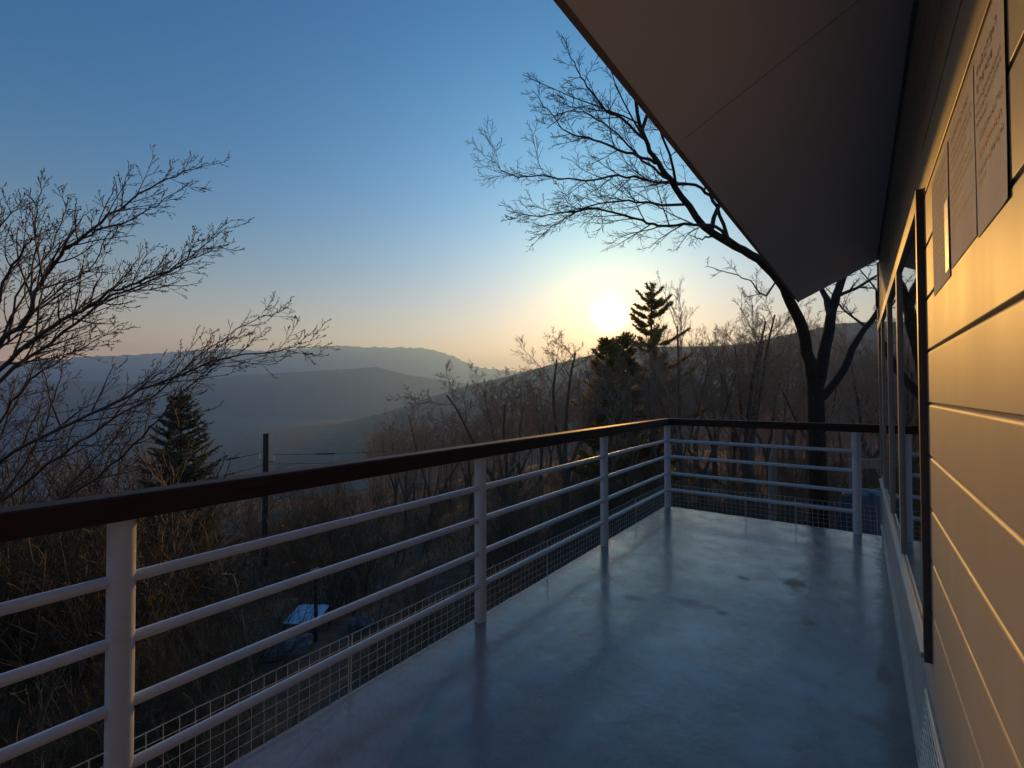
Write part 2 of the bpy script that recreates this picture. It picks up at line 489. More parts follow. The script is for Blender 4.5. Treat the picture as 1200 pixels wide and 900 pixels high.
def gpt(px, d):
    """ground point below picture column px at view depth d"""
    v = ray(px, 462)
    p = EYE+v*d
    return np.array([p[0], p[1], float(gz(p[0], p[1]))])

def polar_ground():
    rs = np.concatenate([[0.0], np.geomspace(1.0, 45000, 170)])
    na = 288
    an = np.arange(na)/na*2*np.pi
    X = rs[:, None]*np.cos(an)[None]; Y = rs[:, None]*np.sin(an)[None]
    Z = gz(X, Y)
    V = np.stack([X, Y, Z], -1).reshape(-1, 3)
    i = np.arange(len(rs)-1)[:, None]*na; j = np.arange(na)[None]
    F = np.stack([i+j, i+na+j, i+na+(j+1) % na, i+(j+1) % na], -1).reshape(-1, 4)
    o = link('ground', raw_mesh('ground', V, F, M_LITTER))
    tag(o, kind='structure')
polar_ground()

def ridge(name, sky_pts, dist_pts, foot, wfront, wback, material, nx=360, nv=60, namp=0.12, bumps=0.0, drop=0.0, px0=-900, px1=2100):
    pxs = np.linspace(px0, px1, nx)
    spx, spy = zip(*sky_pts); dpx, dd = zip(*dist_pts)
    sy = np.interp(pxs, spx, spy); dc = np.interp(pxs, dpx, dd)
    vs = np.concatenate([np.linspace(-1, 0, nv*2//3, endpoint=False), np.linspace(0, 1, nv//3)])
    V = np.zeros((nx, len(vs), 3))
    for i, (px, py, d) in enumerate(zip(pxs, sy, dc)):
        p = pr(px, py, d)
        dirv = np.array([p[0], p[1]])/d
        top = p[2]-drop
        v = vs
        rr = d*np.where(v < 0, 1+v*wfront, 1+v*wback)
        X = dirv[0]*rr; Y = dirv[1]*rr
        k = 1-np.abs(v)
        sh = k**1.25
        h = foot+(top-foot)*sh
        amp = (top-foot)*namp
        h = h + fbm(X/d*9+3.1, Y/d*9, 5)*amp*(np.abs(v)*2.2).clip(0, 1)*k*2
        h = h + fbm(X/d*160, Y/d*160, 3)*bumps
        V[i, :, 0] = X; V[i, :, 1] = Y; V[i, :, 2] = h
    m = len(vs)
    i = np.arange(nx-1)[:, None]*m; j = np.arange(m-1)[None]
    F = np.stack([i+j, i+m+j, i+m+j+1, i+j+1], -1).reshape(-1, 4)
    o = link(name, raw_mesh(name, V.reshape(-1, 3), F, material))
    tag(o, kind='structure')
    return V

ridge('mountain_range', [(-900, 432), (-200, 428), (0, 424), (70, 421), (100, 418), (150, 416), (200, 413), (240, 411), (268, 408), (300, 411), (335, 410), (365, 408), (400, 405),
      (430, 407), (470, 407), (495, 408), (512, 411), (530, 417), (548, 426), (562, 431), (620, 436), (700, 428), (900, 420), (1200, 425), (2100, 430)],
      [(-900, 3800), (2100, 3800)], -310, 0.42, 0.2, M_MOUNT, nx=1200, nv=90, namp=0.30, bumps=16)
ridge('mid_mountain', [(-900, 450), (0, 446), (150, 448), (240, 444), (300, 438), (350, 436), (400, 433), (438, 430), (455, 433), (480, 440), (530, 447), (580, 455), (700, 460), (2100, 462)],
      [(-900, 1900), (2100, 1900)], -300, 0.42, 0.25, M_MOUNT, nx=800, nv=90, namp=0.34, bumps=5)
HILL_SKY = [(-900, 640), (150, 590), (240, 545), (262, 528), (300, 508), (340, 501), (400, 494), (450, 482), (500, 465), (545, 451), (600, 438), (640, 427), (700, 413),
            (760, 404), (830, 404), (880, 400), (930, 388), (980, 377), (1040, 372), (1150, 365), (2100, 380)]
HILL_DIST = [(-900, 1300), (150, 1150), (300, 1000), (450, 800), (545, 800), (640, 850), (760, 780), (900, 700), (1040, 620), (2100, 550)]
V_HILL = ridge('hill', HILL_SKY, HILL_DIST, -70, 0.75, 0.6, M_HILL, nx=700, nv=90, namp=0.10, bumps=1.2, drop=2.5)

# ------------------------------------------------------------------ deck
RX, DY, WX = -1.959, 5.987, 0.180              # railing line, far railing line, wall face
def grid_sheet(name, x0, x1, y0, y1, z, nx, ny, material, amp):
    X, Y = np.meshgrid(np.linspace(x0, x1, nx), np.linspace(y0, y1, ny))
    Z = z+fbm(X*1.3+4, Y*1.3, 3)*amp
    V = np.stack([X, Y, Z], -1).reshape(-1, 3)
    i = np.arange(ny-1)[:, None]*nx; j = np.arange(nx-1)[None]
    F = np.stack([i+j, i+j+1, i+nx+j+1, i+nx+j], -1).reshape(-1, 4)
    return raw_mesh(name, V, F, material)
deck = tag(link('deck_floor', grid_sheet('deck_floor', RX-0.045, 0.168, -2.6, DY+0.05, 0.0, 60, 220, M_DECK, 0.004)), kind='structure')
b = MB(); b.box(RX-0.045, 0.6, -2.6, DY+0.05, -0.26, -0.008)
tag(b.build('deck_slab', M_BASE), kind='structure')

# ------------------------------------------------------------------ railing
rail = tag(empty('railing', (RX, DY, 0)), 'white pipe railing with dark brown handrail round the blue deck', 'railing')
RL = Vector((RX, DY, 0))
def rpart(name, mb, m):
    mb.v = [(p[0]-RX, p[1]-DY, p[2]) for p in mb.v]
    return mb.build(name, m, rail)
def round_rect(w, z0, z1, r, seg=5):
    pts = []
    for cx, cz, a0 in ((w-r, z1-r, 0), (-w+r, z1-r, 90), (-w+r*.5, z0+r*.5, 180), (w-r*.5, z0+r*.5, 270)):
        rr = r if cz > (z0+z1)/2 else r*.5
        for k in range(seg+1):
            a = R_(a0+90*k/seg)
            pts.append((cx+rr*math.cos(a), cz+rr*math.sin(a)))
    return pts
# handrail: one moulded section swept round the corner with a mitre
prof = round_rect(0.050, 1.040, 1.122, 0.012)
b = MB()
n = len(prof)
st = []
for (cx, cy, nx, ny) in ((RX, -2.3, 1, 0), (RX, DY, 1, -1), (0.17, DY, 0, -1)):
    st.append([(cx+nx*p[0], cy+ny*p[0], p[1]) for p in prof])
V = [q for s in st for q in s]
b.add(V, [(k*n+i, k*n+(i+1) % n, (k+1)*n+(i+1) % n, (k+1)*n+i) for k in range(2) for i in range(n)], 0, False)
b.add(st[0], [tuple(range(n))]); b.add(st[2], [tuple(range(n-1, -1, -1))])
rpart('handrail', b, M_RAIL)
def circle_pipe(p0, p1, r, sides=20):
    b = MB(); b.tube([p0, p1], [r, r], sides)
    return b
POSTS = [(RX, y) for y in (-1.33, 0.496, 2.322, 4.144, DY)] + [(-0.024, DY)]
for (x, y) in POSTS:
    p = rpart('post', circle_pipe((x, y, -0.02), (x, y, 1.041), 0.038, 28), M_PIPE)
BARZ = (0.842, 0.642, 0.431, 0.225)
ys = sorted(y for x, y in POSTS if x == RX)
for z in BARZ:
    rpart('rail_bar', circle_pipe((RX, -2.3, z), (RX, DY, z), 0.0185), M_PIPE)
    rpart('rail_bar', circle_pipe((RX, DY, z), (-0.024, DY, z), 0.0185), M_PIPE)
rng = random.Random(5)
def wire_panel(p0, p1, off, ztop, jit):
    """welded wire mesh panel between two plan points, outside the bars"""
    b = MB()
    L = math.dist(p0, p1)
    ux, uy = (p1[0]-p0[0])/L, (p1[1]-p0[1])/L
    nvert = int(round(L/0.05))
    def P(s, z, o=0.0):
        return (p0[0]+ux*s+off[0]*(1+o), p0[1]+uy*s+off[1]*(1+o), z)
    for k in range(nvert+1):
        s = L*k/nvert
        rr = 0.0014 if 0 < k < nvert else 0.0028
        zt = ztop+rng.uniform(-.002, .002)
        b.tube([P(s, 0.004), P(s+jit*0.3, ztop*0.5), P(s+jit, zt)], [rr]*3, 5, smooth=True)
    for k in range(7):
        z = 0.006+(ztop-0.006)*k/6
        rr = 0.0014 if k < 6 else 0.0022
        m = 14
        b.tube([P(L*i/m, z+(rng.uniform(-.003, .003) if 0 < i < m else 0), .1) for i in range(m+1)], [rr]*(m+1), 5)
    return b
seam_y = [-2.3, -0.42, 1.387, 3.17, 5.0, DY-0.045]
for k in range(len(seam_y)-1):
    rpart('wire_mesh', wire_panel((RX, seam_y[k]), (RX, seam_y[k+1]-0.012), (-0.026, 0), 0.293+rng.uniform(-.012, .006), rng.uniform(-.008, .008)), M_WIRE)
seam_x = [RX+0.045, -1.061, -0.562, 0.15]
for k in range(len(seam_x)-1):
    rpart('wire_mesh', wire_panel((seam_x[k], DY), (seam_x[k+1]-0.012, DY), (0, 0.026), 0.293+rng.uniform(-.012, .006), rng.uniform(-.008, .008)), M_WIRE)

# ------------------------------------------------------------------ building
BY0, BY1 = -5.0, 6.02
lodge = tag(empty('lodge', (2.5, 2.0, 0)), 'cream clapboard mountain lodge with sloping eave above the deck', 'building')
def lpart(name, mb, m, parent=None):
    mb.v = [(p[0]-2.5, p[1]-2.0, p[2]) for p in mb.v]
    return mb.build(name, m, parent or lodge)
WY = 2.02                                       # where siding ends and the window starts
GRO = [0.743+0.1674*k for k in range(0, 13)]
# siding: one lapped profile (bevelled boards with open V joints) swept along the wall
prof = [(WX, 0.44)]
for g in GRO:
    if g > 2.72: break
    prof += [(WX+0.0105*(1-math.cos(a)), g-0.0105+0.0105*math.sin(a)) for a in [R_(90*k/8) for k in range(9)]]
    prof += [(WX+0.0105, g+0.0025), (WX+0.0006, g+0.0045), (WX, g+0.006)]
prof += [(WX, 2.74), (WX+0.06, 2.74), (WX+0.06, 0.44)]
b = MB()
nq = len(prof)
for (a0, a1) in ((BY0, WY),):
    v = [(p[0], a0, p[1]) for p in prof]+[(p[0], a1, p[1]) for p in prof]
    b.add(v, [(i, n_, nq+n_, nq+i) for i in range(nq) for n_ in [(i+1) % nq]])
wall_siding = lpart('siding', b, M_SIDING)
# wall above the window, wall below, gable and back walls
b = MB()
b.box(WX, WX+0.06, WY+0.001, 5.94, 2.112, 2.76)
lpart('upper_wall', b, M_SIDING)
b = MB()
b.box(WX-0.002, WX+0.06, BY0, 5.94, 0.10, 0.438)
b.box(WX+0.0, WX+0.06, WY+0.001, 5.94, 0.4385, 0.586)
b.box(WX+0.061, WX+0.2, BY0, 5.94, -3.9, 0.10)
lpart('base_wall', b, M_BASE)
b = MB(); b.box(WX+0.0605, 6.0, 5.95, 6.0, -3.9, 2.9); b.box(WX+0.0605, 6.0, BY0, BY0+0.05, -3.9, 2.9); b.box(5.95, 6.0, BY0+.051, 5.949, -3.9, 2.9)
lpart('outer_wall', b, M_SIDING)
# low kerb between deck and wall, rounded top
b = MB()
b.prism([(0.168, -0.02), (0.168, 0.085), (0.1695, 0.095), (0.173, 0.099), (WX+0.05, 0.099), (WX+0.05, -0.02)], 'y', BY0, 5.98)
lpart('kerb', b, M_BASE)
b = MB()
b.prism([(0.163, 0.10), (0.160, 0.106), (0.160, 0.128), (0.164, 0.135), (WX-0.0025, 0.140), (WX-0.0025, 0.10)], 'y', 2.3, 5.985)
lpart('skirting', b, M_BASE)
# roof: sloping slab; its underside is the soffit, ends flush with the far gable
SL = 0.350/0.711
XO, ZO = -0.524, 2.440
def soz(x): return ZO+(x-XO)*SL
def skew(mb):                                    # the eave edge runs slightly out of parallel with the wall
    mb.v = [((p[0]-0.0123*(6.03-p[1]), p[1], p[2]-0.0123*(6.03-p[1])*SL) if p[0] < -0.3 else p) for p in mb.v]
b = MB()
b.prism([(XO+0.0145, soz(XO+0.0145)), (WX+0.02, soz(WX+0.02)), (WX+0.02, soz(WX+0.02)+0.02), (XO+0.0145, soz(XO+0.0145)+0.02)], 'y', BY0-.3, 6.035)
skew(b)
soff = lpart('soffit', b, M_SOFFIT)
b = MB()
for y in (-1.8, 0.03, 1.86):        # panel joints
    if y > 5.2: continue
    b.prism([(XO+0.05, soz(XO+0.05)-0.0012), (WX-0.004, soz(WX-0.004)-0.0012), (WX-0.004, soz(WX-0.004)+0.004), (XO+0.05, soz(XO+0.05)+0.004)], 'y', y, y+0.0025)
b.prism([(WX-0.012, soz(WX-0.012)-0.014), (WX-0.0005, soz(WX-0.0005)-0.014), (WX-0.0005, soz(WX)-0.001), (WX-0.012, soz(WX-0.012)-0.001)], 'y', BY0, 5.93)
skew(b)
lpart('soffit_joint', b, M_SEAM, None)
b = MB()
b.prism([(XO, ZO-0.004), (XO+0.014, soz(XO+0.014)-0.005), (XO+0.014, soz(XO+0.014)+0.14), (XO-0.004, ZO+0.15)], 'y', BY0-.3, 6.05)
b.prism([(XO-0.012, ZO+0.10), (XO-0.0045, ZO+0.09), (XO-0.0045, ZO+0.155), (XO-0.014, ZO+0.155)], 'y', BY0-.3, 6.05)
skew(b)
lpart('fascia', b, M_FASCIA)
b = MB()
b.prism([(XO+0.0305, soz(XO)+0.06), (3.0, soz(3.0)+0.06), (6.5, soz(3.0)+0.06-3.5*SL), (6.5, soz(3.0)+0.18-3.5*SL), (3.0, soz(3.0)+0.18), (XO-0.02, soz(XO)+0.17)], 'y', BY0-.32, 6.06)
skew(b)
lpart('roof', b, M_ROOF)
b = MB()
b.prism([(WX+0.0605, 2.905), (6.0, 2.905), (6.0, 2.95), (3.0, soz(3.0)+0.055), (WX+0.0605, soz(WX+.06)+0.03)], 'y', 5.955, 5.995)
lpart('gable', b, M_SIDING)

# window band: near jamb coloured dark for its shaded side, grey frames, glass
FX = 0.160
win = MB(); win.box(FX, WX+0.03, WY, WY+0.030, 0.580, 2.112)
window = lpart('window', win, M_JAMB)
def wpart(name, mb, m):
    mb.v = [(p[0]-2.5, p[1]-2.0, p[2]) for p in mb.v]
    return mb.build(name, m, window)
b = MB()
b.prism([(FX+0.001, 2.050), (FX+0.001, 2.111), (WX+0.03, 2.111), (WX+0.03, 2.062), (FX+0.014, 2.062), (FX+0.014, 2.050)], 'y', WY+0.0305, 5.9)
b.prism([(FX-0.006, 0.580), (FX-0.006, 0.596), (FX+0.012, 0.604), (FX+0.012, 0.640), (WX+0.03, 0.640), (WX+0.03, 0.580)], 'y', WY+0.0305, 5.9)
wpart('frame', b, M_ALU)
for (y0, y1, dx) in ((3.06, 3.125, 0.002), (3.132, 3.19, 0.009), (4.05, 4.11, 0.004), (4.117, 4.17, 0.010), (5.05, 5.12, 0.004)):
    b = MB(); b.box(FX+dx, WX+0.02, y0, y1, 0.6405, 2.0615)
    wpart('mullion', b, M_ALU)
for (y0, y1, dx) in ((WY+0.031, 3.059, 0.014), (3.191, 4.049, 0.018), (4.171, 5.049, 0.014), (5.121, 5.90, 0.016)):
    b = MB(); b.box(FX+dx, FX+dx+0.006, y0, y1, 0.6405, 2.0495)
    wpart('pane', b, M_GLASS)
b = MB(); b.box(WX+0.022, WX+0.03, WY+0.031, 5.9, 0.641, 2.061)  # dark panel standing in for the unlit room behind the glass
wpart('unlit_room_panel', b, M_DARK)
# corner post and the small bracket fixed to it
b = MB(); b.box(0.166, WX+0.055, 5.902, 5.99, 0.10, 2.735)
lpart('corner_post', b, M_ALU)
b = MB(); b.box(0.150, 0.1655, 5.915, 5.965, 2.30, 2.46); b.box(0.156, 0.1655, 5.905, 5.975, 2.28, 2.30)
lpart('bracket', b, M_JAMB)
# lattice grille low on the wall, leaning out at its foot
b = MB()
def gq(y, z, o=0.0):                             # point on the tilted grille plane
    t = (0.430-z)/0.30
    return (WX-0.004-0.024*t-o, y, z)
for k in range(34):
    y0 = 0.35+k*0.0535
    b.tube([gq(y0, 0.425), gq(y0, 0.13)], [0.0030]*2, 4, smooth=False)
for k in range(13):
    z0 = 0.425-k*0.0245
    b.tube([gq(0.33, z0, .002), gq(2.14, z0, .002)], [0.0030]*2, 4, smooth=False)
b.tube([gq(0.32, 0.430, .002), gq(2.15, 0.430, .002)], [0.006]*2, 6)
b.tube([gq(2.15, 0.430, .002), gq(2.15, 0.125, .002)], [0.004]*2, 6)
vent = lpart('vent_grille', b, M_VENT)
b = MB()  # dark sheet added so the grille's openings look shaded
v = [gq(0.33, 0.425, -.0035), gq(2.14, 0.425, -.0035), gq(2.14, 0.13, -.0035), gq(0.33, 0.13, -.0035)]
b.add(v+[(p[0]+.003, p[1], p[2]) for p in v], [(0, 1, 2, 3), (7, 6, 5, 4), (0, 4, 5, 1), (1, 5, 6, 2), (2, 6, 7, 3), (3, 7, 4, 0)])
lpart('shade_backing', b, M_DARK, vent)

# ------------------------------------------------------------------ notices on the siding
def notice(label, y0, y1, z0, z1, lines, seed, curl=0.01, skew=0.0):
    """sheet from y0 (near edge) to y1 (far edge); lines: (t, height, s0, s1, red)"""
    rg = random.Random(seed)
    yc, zc = (y0+y1)/2, (z0+z1)/2
    root = tag(empty('paper_notice', (WX-0.0006, yc, zc)), label, 'notice', 'paper notices in a row on the siding')
    W, Hh = y1-y0, z1-z0
    def P(s, t, o=0.0):                          # s 0..1 left to right as read (far edge to near edge), t 0..1 top to bottom
        x = -0.0012-o-curl*(max(0, s-0.55)/0.45)**2*(0.4+0.6*t)-0.0004*math.sin(s*7+t*5)
        return (x, W/2-W*s, Hh/2-Hh*t+skew*(s-.5))
    b = MB()
    nu, nv = 14, 18
    v = [P(i/nu, j/nv) for j in range(nv+1) for i in range(nu+1)]+[P(i/nu, j/nv, -0.0006) for j in range(nv+1) for i in range(nu+1)]
    m = (nu+1)*(nv+1)
    q = []
    for j in range(nv):
        for i in range(nu):
            a = j*(nu+1)+i
            q += [(a, a+nu+1, a+nu+2, a+1), (m+a, m+a+1, m+a+nu+2, m+a+nu+1)]
    b.add(v, q, 0, True)
    sheet = b.build('sheet', M_PAPER, root)
    tk, tr = MB(), MB()
    for (t, h, s0, s1, red) in lines:
        if red and tk.v:
            tk.build('printed_text', M_INK, sheet); tk = MB()
        g = tr if red else tk
        s = s0
        ch = h/W*0.95*Hh/1.0                    # glyph width as a share of the sheet's width
        while s < s1:
            w = ch*rg.uniform(.75, 1.0)
            for _ in range(3):                  # horizontal strokes
                tt = t+h*rg.uniform(0.05, 0.95); th = h*0.11
                a, c = s+w*rg.uniform(0, .25), s+w*rg.uniform(.7, 1)
                g.add([P(a, tt, .0009), P(a, tt+th, .0009), P(c, tt+th, .0009), P(c, tt, .0009)], [(0, 1, 2, 3)])
            for _ in range(2):
                a = s+w*rg.uniform(.1, .85); c = a+w*0.13
                t0, t1 = t+h*rg.uniform(0, .3), t+h*rg.uniform(.7, 1)
                g.add([P(a, t0, .0010), P(a, t1, .0010), P(c, t1, .0010), P(c, t0, .0010)], [(0, 1, 2, 3)])
            s += ch*1.12
    if tk.v: tk.build('printed_text', M_INK, sheet)
    if tr.v: tr.build('red_text', M_RED, sheet)
    if label.startswith('curling'):
        b = MB()  # white patch standing in for the reflection on the plastic sleeve
        v = [P(.80+.19*i/4, .42+.52*j/8, .0014) for j in range(9) for i in range(5)]
        b.add(v, [(j*5+i, j*5+i+5, j*5+i+6, j*5+i+1) for j in range(8) for i in range(4)], 0, True)
        b.add([(p[0]+.0008, p[1], p[2]) for p in v], [(j*5+i+1, j*5+i+6, j*5+i+5, j*5+i) for j in range(8) for i in range(4)], 0, True)
        b.build('sleeve_glint', M_GLINT, sheet)
    return root
M_GLINT = noisy('white_sleeve_glint', (0.82, 0.82, 0.82), (0.86, 0.86, 0.86), 7, 0.35, 0.5, 0)  # bright white for the painted sleeve reflection
notice('largest paper notice, nearest the camera, with one line of red print', 0.962, 1.185, 1.728, 2.062,
       [(0.10, 0.055, 0.10, 0.80, 0), (0.19, 0.055, 0.10, 0.62, 0), (0.28, 0.036, 0.05, 0.90, 0), (0.335, 0.036, 0.05, 0.86, 0), (0.39, 0.036, 0.05, 0.40, 0),
        (0.47, 0.042, 0.14, 0.92, 0), (0.555, 0.045, 0.12, 0.90, 1), (0.645, 0.042, 0.08, 0.95, 0), (0.71, 0.034, 0.08, 0.35, 0)], 3, curl=0.0022)
notice('middle paper notice of closely printed dark lines between the other two', 1.192, 1.486, 1.735, 2.052,
       [(0.08, 0.050, 0.1, 0.8, 0), (0.18, 0.032, 0.06, 0.92, 0), (0.235, 0.032, 0.06, 0.92, 0), (0.29, 0.032, 0.06, 0.7, 0), (0.38, 0.032, 0.06, 0.9, 0),
        (0.435, 0.032, 0.06, 0.92, 0), (0.49, 0.032, 0.06, 0.92, 0), (0.545, 0.032, 0.06, 0.6, 0), (0.62, 0.03, 0.1, 0.7, 1), (0.70, 0.032, 0.06, 0.9, 0)], 4, curl=0.0006)
notice('curling paper notice beside the dark window jamb, farthest of the row', 1.50, 1.80, 1.722, 2.045,
       [(0.08, 0.03, 0.06, 0.9, 0)]+[(0.16+0.05*k, 0.028, 0.06, 0.9-0.1*(k % 3), 0) for k in range(13)], 6, curl=0.0012)

# ------------------------------------------------------------------ vegetation generators
def nvec(v):
    return v/(np.linalg.norm(v)+1e-12)

class Grow:
    """collects polylines per level; turned into one mesh per set of levels"""
    def __init__(self, seed):
        self.rg = np.random.default_rng(seed)
        self.paths = []
    def branch(self, p, d, L, r, lvl, S):
        rg = self.rg
        n = S['n'][lvl]
        pts = [np.array(p, float)]
        d = nvec(np.array(d, float))
        wig = S['wig'][lvl]; up = S['up'][lvl]
        ds = []
        for i in range(n):
            d = nvec(d+rg.normal(0, wig, 3)+np.array([0, 0, up])+S.get('lean', np.zeros(3))*S.get('leanw', [0]*6)[lvl])
            pts.append(pts[-1]+d*L/n); ds.append(d)
        pts = np.array(pts)
        end = S['end'][lvl]
        rad = np.maximum(r*(1-(1-end)*np.linspace(0, 1, n+1)**0.9), S['rmin'])
        if lvl == 0 and S.get('flare', 0):
            rad[0] *= 1+S['flare']
        self.paths.append((lvl, pts, rad))
        self.sprout(pts, rad, L, lvl, S)
    def sprout(self, pts, rad, L, lvl, S, tmin=None, cnt=None):
        """side branches along an existing polyline"""
        rg = self.rg
        if lvl+1 >= S['levels']:
            return
        n = len(pts)-1
        k = cnt if cnt is not None else max(1, int(round(S['kids'][lvl]*rg.uniform(.75, 1.25))))
        t0 = S['t0'][lvl] if tmin is None else tmin
        ph = rg.uniform(0, 6.28)
        for c in range(k):
            t = t0+(1-t0)*(c+rg.uniform(.2, .8))/k
            i = min(int(t*n), n-1); f = t*n-i
            p = pts[i]*(1-f)+pts[i+1]*f
            ax = nvec(pts[i+1]-pts[i])
            rr = rad[i]*(1-f)+rad[i+1]*f
            ph += 2.4+rg.normal(0, .5)
            o = np.cross(ax, [0.3, 0.1, 1.0] if abs(ax[2]) < .9 else [1.0, 0, 0]); o = nvec(o); o2 = np.cross(ax, o)
            a = R_(S['ang'][lvl]+rg.normal(0, 9))
            d = ax*math.cos(a)+(o*math.cos(ph)+o2*math.sin(ph))*math.sin(a)
            if S.get('flat'):
                d = nvec(d*np.array([1, 1, 1-S['flat']]))
            LL = L*S['ratio'][lvl]*(1-S['fall'][lvl]*t)*rg.uniform(.65, 1.2)
            if LL < 0.04: continue
            self.branch(p, d, LL, max(S['rr'][lvl]*rr, S['rmin']), lvl+1, S)
    def mesh(self, name, levels, material, sides, buds=None):
        groups = {}
        for (lvl, P, Rd) in self.paths:
            if lvl in levels:
                groups.setdefault((len(P), sides[min(lvl, len(sides)-1)]), []).append((P, Rd))
        Vs, Fs, o = [], [], 0
        for (n, s), L in groups.items():
            V, F = tube_arrays(np.array([a for a, b in L]), np.array([b for a, b in L]), s)
            Vs.append(V); Fs.append(F+o); o += len(V)
        if buds:
            bl, br, blen, prob = buds
            P0, D0 = [], []
            for (lvl, P, Rd) in self.paths:
                if lvl in bl:
                    for i in range(1, len(P)):
                        if self.rg.random() < (prob if i < len(P)-1 else 0.95):
                            P0.append(P[i]); D0.append(nvec(nvec(P[i]-P[i-1])+self.rg.normal(0, .45, 3)))
            if P0:
                P0 = np.array(P0); D0 = np.array(D0)
                ln = blen*self.rg.uniform(.6, 1.3, (len(P0), 1))
                Pp = np.stack([P0-D0*ln*.1, P0+D0*ln*.45, P0+D0*ln], 1)
                Rr = np.tile(np.array([[br*.4, br, br*.15]]), (len(P0), 1))
                V, F = tube_arrays(Pp, Rr, 4)
                Vs.append(V); Fs.append(F+o); o += len(V)
        if not Vs:
            return None
        return raw_mesh(name, np.concatenate(Vs), np.concatenate(Fs), material)

def spline(ctrl, n):
    """Catmull-Rom through control points, n samples"""
    C = np.array(ctrl, float)
    C = np.vstack([2*C[0]-C[1], C, 2*C[-1]-C[-2]])
    out = []
    m = len(C)-3
    for k in range(n):
        t = k/(n-1)*m
        i = min(int(t), m-1); f = t-i
        p0, p1, p2, p3 = C[i:i+4]
        out.append(0.5*((2*p1)+(-p0+p2)*f+(2*p0-5*p1+4*p2-p3)*f*f+(-p0+3*p1-3*p2+p3)*f**3))
    return np.array(out)

def place_tree(name, label, cat, base, g, trunk_lv, branch_lv, m1, m2, sides, group=None, buds=None):
    """g's paths are in world coordinates; stored relative to the base"""
    base = np.array(base, float)
    g.paths = [(l, P-base, Rd) for (l, P, Rd) in g.paths]
    root = tag(empty(name, base), label, cat, group)
    link('trunk', g.mesh('trunk', trunk_lv, m1, sides), root)
    me = g.mesh('branches', branch_lv, m2, sides, buds)
    if me: link('branches', me, root)
    return root

# ------------------------------------------------------------------ big tree behind the eave
g = Grow(11)
D0 = 9.0
S_BIG = dict(levels=5, n=[8, 7, 6, 5, 4], wig=[.05, .08, .09, .10, .10], up=[.02, .02, .03, .03, .02], end=[.35, .3, .35, .4, .5], rmin=0.0030,
             kids=[6, 9, 7, 5, 0], t0=[.2, .12, .12, .15, 0], ang=[40, 38, 38, 38, 38], ratio=[.5, .29, .48, .5, .5], fall=[.5, .66, .45, .4, .4],
             rr=[.5, .55, .6, .7, .7], flat=0.25)
def limb(ctrl, r0, r1, lvl, n=None, kids=None, tmin=0.12, S=S_BIG, gg=None):
    gg = gg or g
    P = spline([pt(*c) for c in ctrl], n or 4*len(ctrl))
    P = P+gg.rg.normal(0, 0.012, P.shape)
    rad = r0+(r1-r0)*np.linspace(0, 1, len(P))**0.85
    gg.paths.append((lvl, P, rad))
    L = np.linalg.norm(np.diff(P, axis=0), axis=1).sum()
    gg.sprout(P, rad, L, lvl, S, tmin=tmin, cnt=kids)
base_big = gpt(957, D0)
bz = (462-0)
P = spline([base_big-np.array([0, 0, .2]), base_big+np.array([0.02, .05, 1.2]), pt(957, 520, D0), pt(956, 470, D0), pt(955, 445, D0)], 14)
g.paths.append((0, P, np.linspace(.165, .135, 14)+np.array([.08, .03]+[0]*12)))
limb([(955, 452, 9.0), (947, 415, 8.9), (938, 378, 8.8), (926, 350, 8.6), (912, 328, 8.4), (889, 304, 8.2), (864, 291, 8.0), (830, 270, 7.8), (805, 239, 7.6), (784, 211, 7.5), (767, 186, 7.4), (756, 165, 7.3), (746, 127, 7.2), (742, 90, 7.2), (730, 50, 7.2)], .112, .012, 0, 40, kids=4, tmin=.55)
limb([(957, 452, 9.0), (966, 415, 9.1), (972, 380, 9.2), (979, 350, 9.3), (990, 318, 9.5), (996, 270, 9.7), (1000, 200, 10)], .122, .045, 0, 24, kids=7, tmin=.5)
limb([(974, 370, 9.2), (967, 350, 9.4), (960, 335, 9.6), (950, 290, 10), (930, 220, 10.4)], .075, .02, 1, 14, kids=7, tmin=.4)
limb([(960, 470, 9.0), (985, 440, 9.2), (1004, 402, 9.5), (1020, 377, 9.8), (1042, 345, 10.2), (1070, 290, 10.8)], .082, .035, 0, 18, kids=7, tmin=.5)
